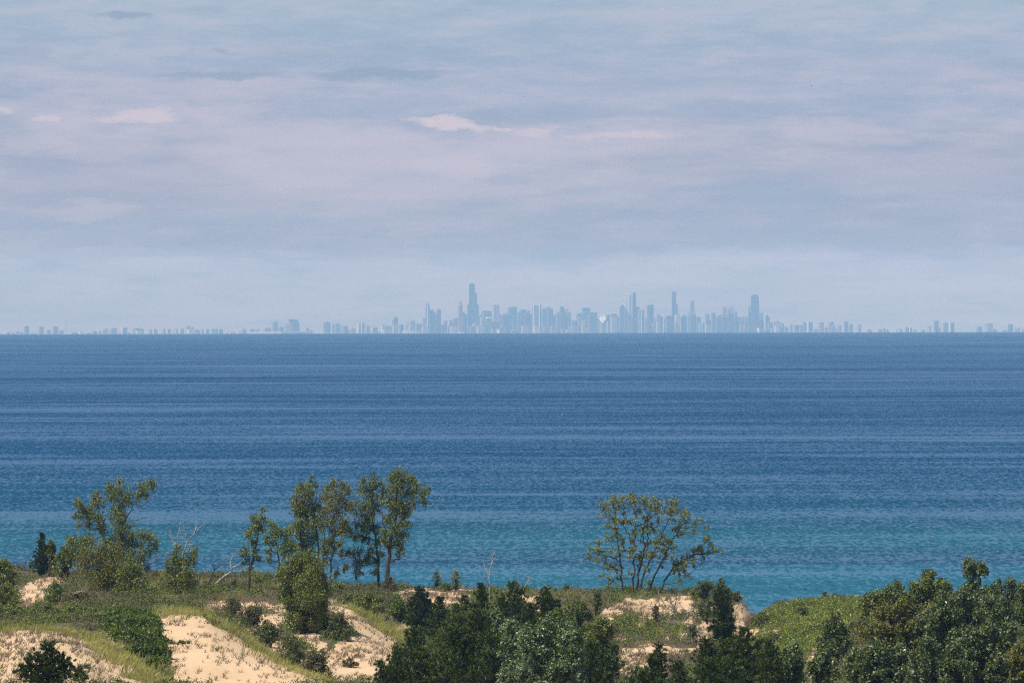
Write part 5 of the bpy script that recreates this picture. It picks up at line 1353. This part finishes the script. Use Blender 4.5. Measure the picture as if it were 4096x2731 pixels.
VINE = [[(2990, 2600), (3010, 2520), (3040, 2470), (3110, 2430), (3300, 2400), (3500, 2400), (3500, 2460), (3420, 2500), (3320, 2600), (3150, 2640)]]
DRY = [[(1500, 2440), (1640, 2450), (1680, 2540), (1560, 2530)], [(2380, 2590), (2980, 2560), (3000, 2660), (2400, 2680)], [(860, 2380), (1240, 2370), (1240, 2410), (860, 2412)], [(2080, 2380), (2450, 2380), (2440, 2470), (2200, 2470)], [(180, 2300), (420, 2330), (460, 2410), (250, 2400)]]

def blades(name, label, x, y, z, nb, hgt, wid, mat, lean=0.45, spread=.10, tint_c=.5):
    """tufts of thin bent blades at the given ground points"""
    n = len(x)
    X = np.repeat(x, nb); Y_ = np.repeat(y, nb); Z = np.repeat(z, nb); H = np.repeat(hgt, nb) * prng.uniform(.55, 1.15, n * nb)
    m = n * nb
    X = X + prng.normal(size=m) * spread; Y_ = Y_ + prng.normal(size=m) * spread
    a = prng.uniform(0, 2*math.pi, m); L = np.abs(prng.normal(size=m)) * lean
    d = np.stack([np.cos(a) * L + .18, np.sin(a) * L, np.ones(m)], 1); d = unit(d)
    b = prng.uniform(0, math.pi, m)
    wv = np.stack([np.cos(b), np.sin(b), np.zeros(m)], 1) * wid / 2
    B = np.stack([X, Y_, Z - .03], 1)
    V = np.empty((m, 4, 3))
    mid = B + d * (H * .55)[:, None]
    tip = B + d * H[:, None] + np.stack([d[:, 0], d[:, 1], -.25*np.ones(m)], 1) * (H * .28)[:, None]
    V[:, 0] = B - wv; V[:, 1] = B + wv; V[:, 2] = mid + wv * .8; V[:, 3] = tip
    tt = np.clip(tint_c + (fnoise(X / 5, Y_ / 7, 2) - .5) * .9 + prng.normal(size=m) * .16, 0, 1)
    o = mesh_obj(name, V.reshape(-1, 3), np.arange(4*m).reshape(m, 4), M[mat], attrs={'tint': ('FACE', tt)})
    tag(o, label, kind='stuff'); return o
x, y, z, px, py = sample_ground(420000)
vis = (py < 2800) & (py > 2200)
s_ = sand_at(x, y)
green = inpoly(px, py, GREEN, 20, 20); crest = inpoly(px, py, CREST, 20, 30); pale = inpoly(px, py, PALE, 20, 30)
vine = inpoly(px, py, VINE, 20, 40); dry = inpoly(px, py, DRY, 25, 50)
nz = fnoise(x / 2.2, y / 3.0, 3)
r = prng.random(len(x))
veg = 1 - s_
# fresh grass
k = vis & (r < np.clip(green * 1.0 + crest * .75 * (nz > .4) + pale * .9, 0, 1) * (0.35 + .65 * (green > .5)) * np.where(green > .3, 1, veg) * (.04 + .34 * np.clip((fnoise(x / 2.2, y / 3.5 + 7, 3) - .40) * 6, 0, 1)))
blades('beach_grass', 'fresh green beach grass along the dune crests', x[k], y[k], z[k], 8, prng.uniform(.3, .55, k.sum()) + .45 * np.clip(fnoise(x[k] / 1.6, y[k] / 2.2, 3) - .42, 0, 1) * 2.5, .032, 'grass', .35, .16, .45)
# dry grass
k = vis & (prng.random(len(x)) < np.clip(dry * .75 + .16 * (nz > .5), 0, 1) * veg * (1 - vine) * .17)
blades('dry_grass', 'brown dry grass among the shrubs of the hollows', x[k], y[k], z[k], 7, prng.uniform(.3, .65, k.sum()), .028, 'dry', .5, .16, .4)
# sparse tufts on the open sand
k = vis & (prng.random(len(x)) < s_ * (1 - .8*green) * .055 * (0.3 + 1.6 * (fnoise(x / 4, y / 6, 2) > .48)))
blades('sparse_beach_grass', 'sparse thin grass tufts dotting the open sand faces', x[k], y[k], z[k], 7, prng.uniform(.28, .62, k.sum()), .034, 'dry', .55, .08, .2)
k = vis & (prng.random(len(x)) < s_ * .04 * (fnoise(x / 3 + 9, y / 5, 2) > .5))
blades('marram_tuft_grass', 'greener grass tufts scattered over the sand faces', x[k], y[k], z[k], 9, prng.uniform(.25, .55, k.sum()), .03, 'grass', .45, .07, .12)

def lowleaf(name, label, x, y, z, n_leaf, rad, hgt, leaf, mat, tc=.45):
    n = len(x); m = n * n_leaf
    i = np.repeat(np.arange(n), n_leaf)
    R = rad[i]; Hh = hgt[i]
    d = unit(prng.normal(size=(m, 3))) * (prng.random((m, 1)) ** .5)
    C = np.stack([x[i] + d[:, 0] * R, y[i] + d[:, 1] * R, z[i] + (np.abs(d[:, 2]) * .95 + .05) * Hh], 1)
    C[:, 2] = np.maximum(C[:, 2], terrain_z(C[:, 0], C[:, 1]) + .03)
    N = unit(prng.normal(size=(m, 3)) + np.array([0, -.1, .5]))
    S = leaf * prng.uniform(.6, 1.3, m)
    V, Fq = leaf_quads(C, N, S, S * .6)
    tt = np.clip(tc + (prng.random(n)[i] - .5) * .55 + prng.normal(size=m) * .15, 0, 1)
    o = mesh_obj(name, V, Fq, M[mat], attrs={'tint': ('FACE', tt)})
    tag(o, label, kind='stuff'); return o
x, y, z, px, py = sample_ground(110000)
vis = (py < 2800) & (py > 2200)
s_ = sand_at(x, y); green = inpoly(px, py, GREEN, 20, 20); crest = inpoly(px, py, CREST, 20, 30)
vine = inpoly(px, py, VINE, 20, 40); dry = inpoly(px, py, DRY, 25, 50)
nz = fnoise(x / 4.0 + 3, y / 5.0, 3)
veg = (1 - s_) * (1 - green) * np.where((px > 1600) & (y < 850), .35, 1)
k = vis & (prng.random(len(x)) < veg * (1 - vine) * (1 - .45 * crest) * (1 - .55 * dry) * np.clip((nz - .33) * 5, 0, 1) * .8)
kk = k & (fnoise(x / 7, y / 9, 2) > .5)
lowleaf('undergrowth', 'low dark green undergrowth between the dune shrubs', x[k & ~kk], y[k & ~kk], z[k & ~kk], 28, prng.uniform(.3, .65, (k & ~kk).sum()), prng.uniform(.3, 1.0, (k & ~kk).sum()), .085, 'under')
lowleaf('scrub_undergrowth', 'low brownish scrub between the dune shrubs', x[kk], y[kk], z[kk], 26, prng.uniform(.25, .6, kk.sum()), prng.uniform(.25, .85, kk.sum()), .075, 'brown')
k = vis & (prng.random(len(x)) < vine * (1 - s_) * np.clip((fnoise(x / 2.5 + 2, y / 4, 3) - .38) * 6, 0.05, 1))
lowleaf('ground_vine', 'yellow-green vines carpeting the right-hand dune', x[k], y[k], z[k], 30, prng.uniform(.3, .6, k.sum()), prng.uniform(.15, .7, k.sum()), .085, 'vine', .42)
k2 = vis & (prng.random(len(x)) < vine * (1 - s_) * np.clip((.50 - fnoise(x / 2.5 + 2, y / 4, 3)) * 5, 0, 1) * .8)
lowleaf('slope_undergrowth', 'darker green leafy patches among the vines of the right-hand dune', x[k2], y[k2], z[k2], 26, prng.uniform(.25, .6, k2.sum()), prng.uniform(.2, .7, k2.sum()), .08, 'under', .3)
# ------------------------------------------------------------------ birds and a buoy
def flat_mat(name, c, r=.6):
    m, t = new_mat(name)
    n = t.noise(t.n('ShaderNodeTexCoord').outputs['Object'], 6.0, 3, .6).outputs[0]
    b = t.n('ShaderNodeBsdfPrincipled', {'Base Color': t.mixc(t.smooth(n, .3, .7), c, tuple(v * .75 for v in c)), 'Roughness': r})
    t.n('ShaderNodeOutputMaterial', {'Surface': b.outputs[0]}); return m
def gull(name, label, p, mat, flying=True, s=1.0):
    root = empty(name, p); tag(root, label, 'bird')
    # body: a spindle of rings along x
    xs_ = np.array([-.30, -.22, -.08, .08, .18, .24, .30, .36]) * s; rr = np.array([.01, .05, .085, .08, .055, .05, .04, .008]) * s
    zz = np.array([.02, .0, 0, 0, .02, .045, .05, .035]) * s
    T = Tubes(); T.add(np.stack([xs_, 0*xs_, zz], 1) + np.array(p), rr, 8); T.build('body', mat, root)
    for sg in (-1, 1):
        if flying: o = np.array([(.12, .05, .03), (.10, .35, .16), (.0, .70, .08), (-.05, .68, .07), (-.02, .35, .14), (-.06, .05, .03)])
        else: o = np.array([(.14, .07, .05), (.0, .10, .06), (-.34, .03, .06), (-.32, .02, .03), (0, .085, -.01), (.13, .08, 0)])
        o = o * s; o[:, 1] *= sg
        V = np.concatenate([o, o + np.array([0, 0, .012 * s])]) + np.array(p)
        n = 6; P = [tuple(range(n)), tuple(range(n, 2*n))[::-1]] + [(i, n+i, n+(i+1) % n, (i+1) % n) for i in range(n)]
        mesh_obj('wing', V, P, mat, root)
    return root
gull('flying_bird', 'tiny dark bird flying high in the right half of the sky', at(3246, 344, 3600), flat_mat('dark_feathers', (.06, .06, .07)))
def lake_at(px, py):
    a, b = uv(px, py)
    A = (1 + (a/F)**2) / (2*RE); B = -b / F; y = (-B - math.sqrt(B*B - 4*A*CAMZ)) / (2*A)
    return np.array([y*a/F, y, -(y*y*(1+(a/F)**2))/(2*RE)])
p = lake_at(2248, 1659); p[2] += .12
gull('floating_gull', 'white gull resting on the open water below the skyline', p, flat_mat('white_feathers', (.85, .84, .82)), False, 1.5)
p = lake_at(3222, 2357); p[2] += .10
gull('floating_bird', 'dark water bird swimming just above the right-hand dune', p, flat_mat('black_feathers', (.02, .02, .025)), False, 1.1)
D = 26500.0; x = city_frame(3745.5, D)
r = empty('channel_buoy', (x, D, -(D*D+x*x)/(2*RE))); tag(r, 'small dark buoy standing on the horizon below the tall dark slab far right', 'buoy')
zb = r.location[2]
c8 = lambda R: [np.array([x + R*math.cos(i*math.pi/4), D + R*math.sin(i*math.pi/4)]) for i in range(8)]
bm_ = flat_mat('dark_painted_steel', (.05, .03, .03))
mesh_obj('float', *prism(c8(1.3), zb - .5, zb + 1.6), bm_, r); mesh_obj('tower', *prism(c8(.8), zb + 1.61, zb + 7.2, .35), bm_, r); mesh_obj('lantern', *prism(c8(.5), zb + 7.21, zb + 8.2), bm_, r)
print('COUNT objects', len(bpy.data.objects), 'polys', sum(len(m.polygons) for m in bpy.data.meshes))
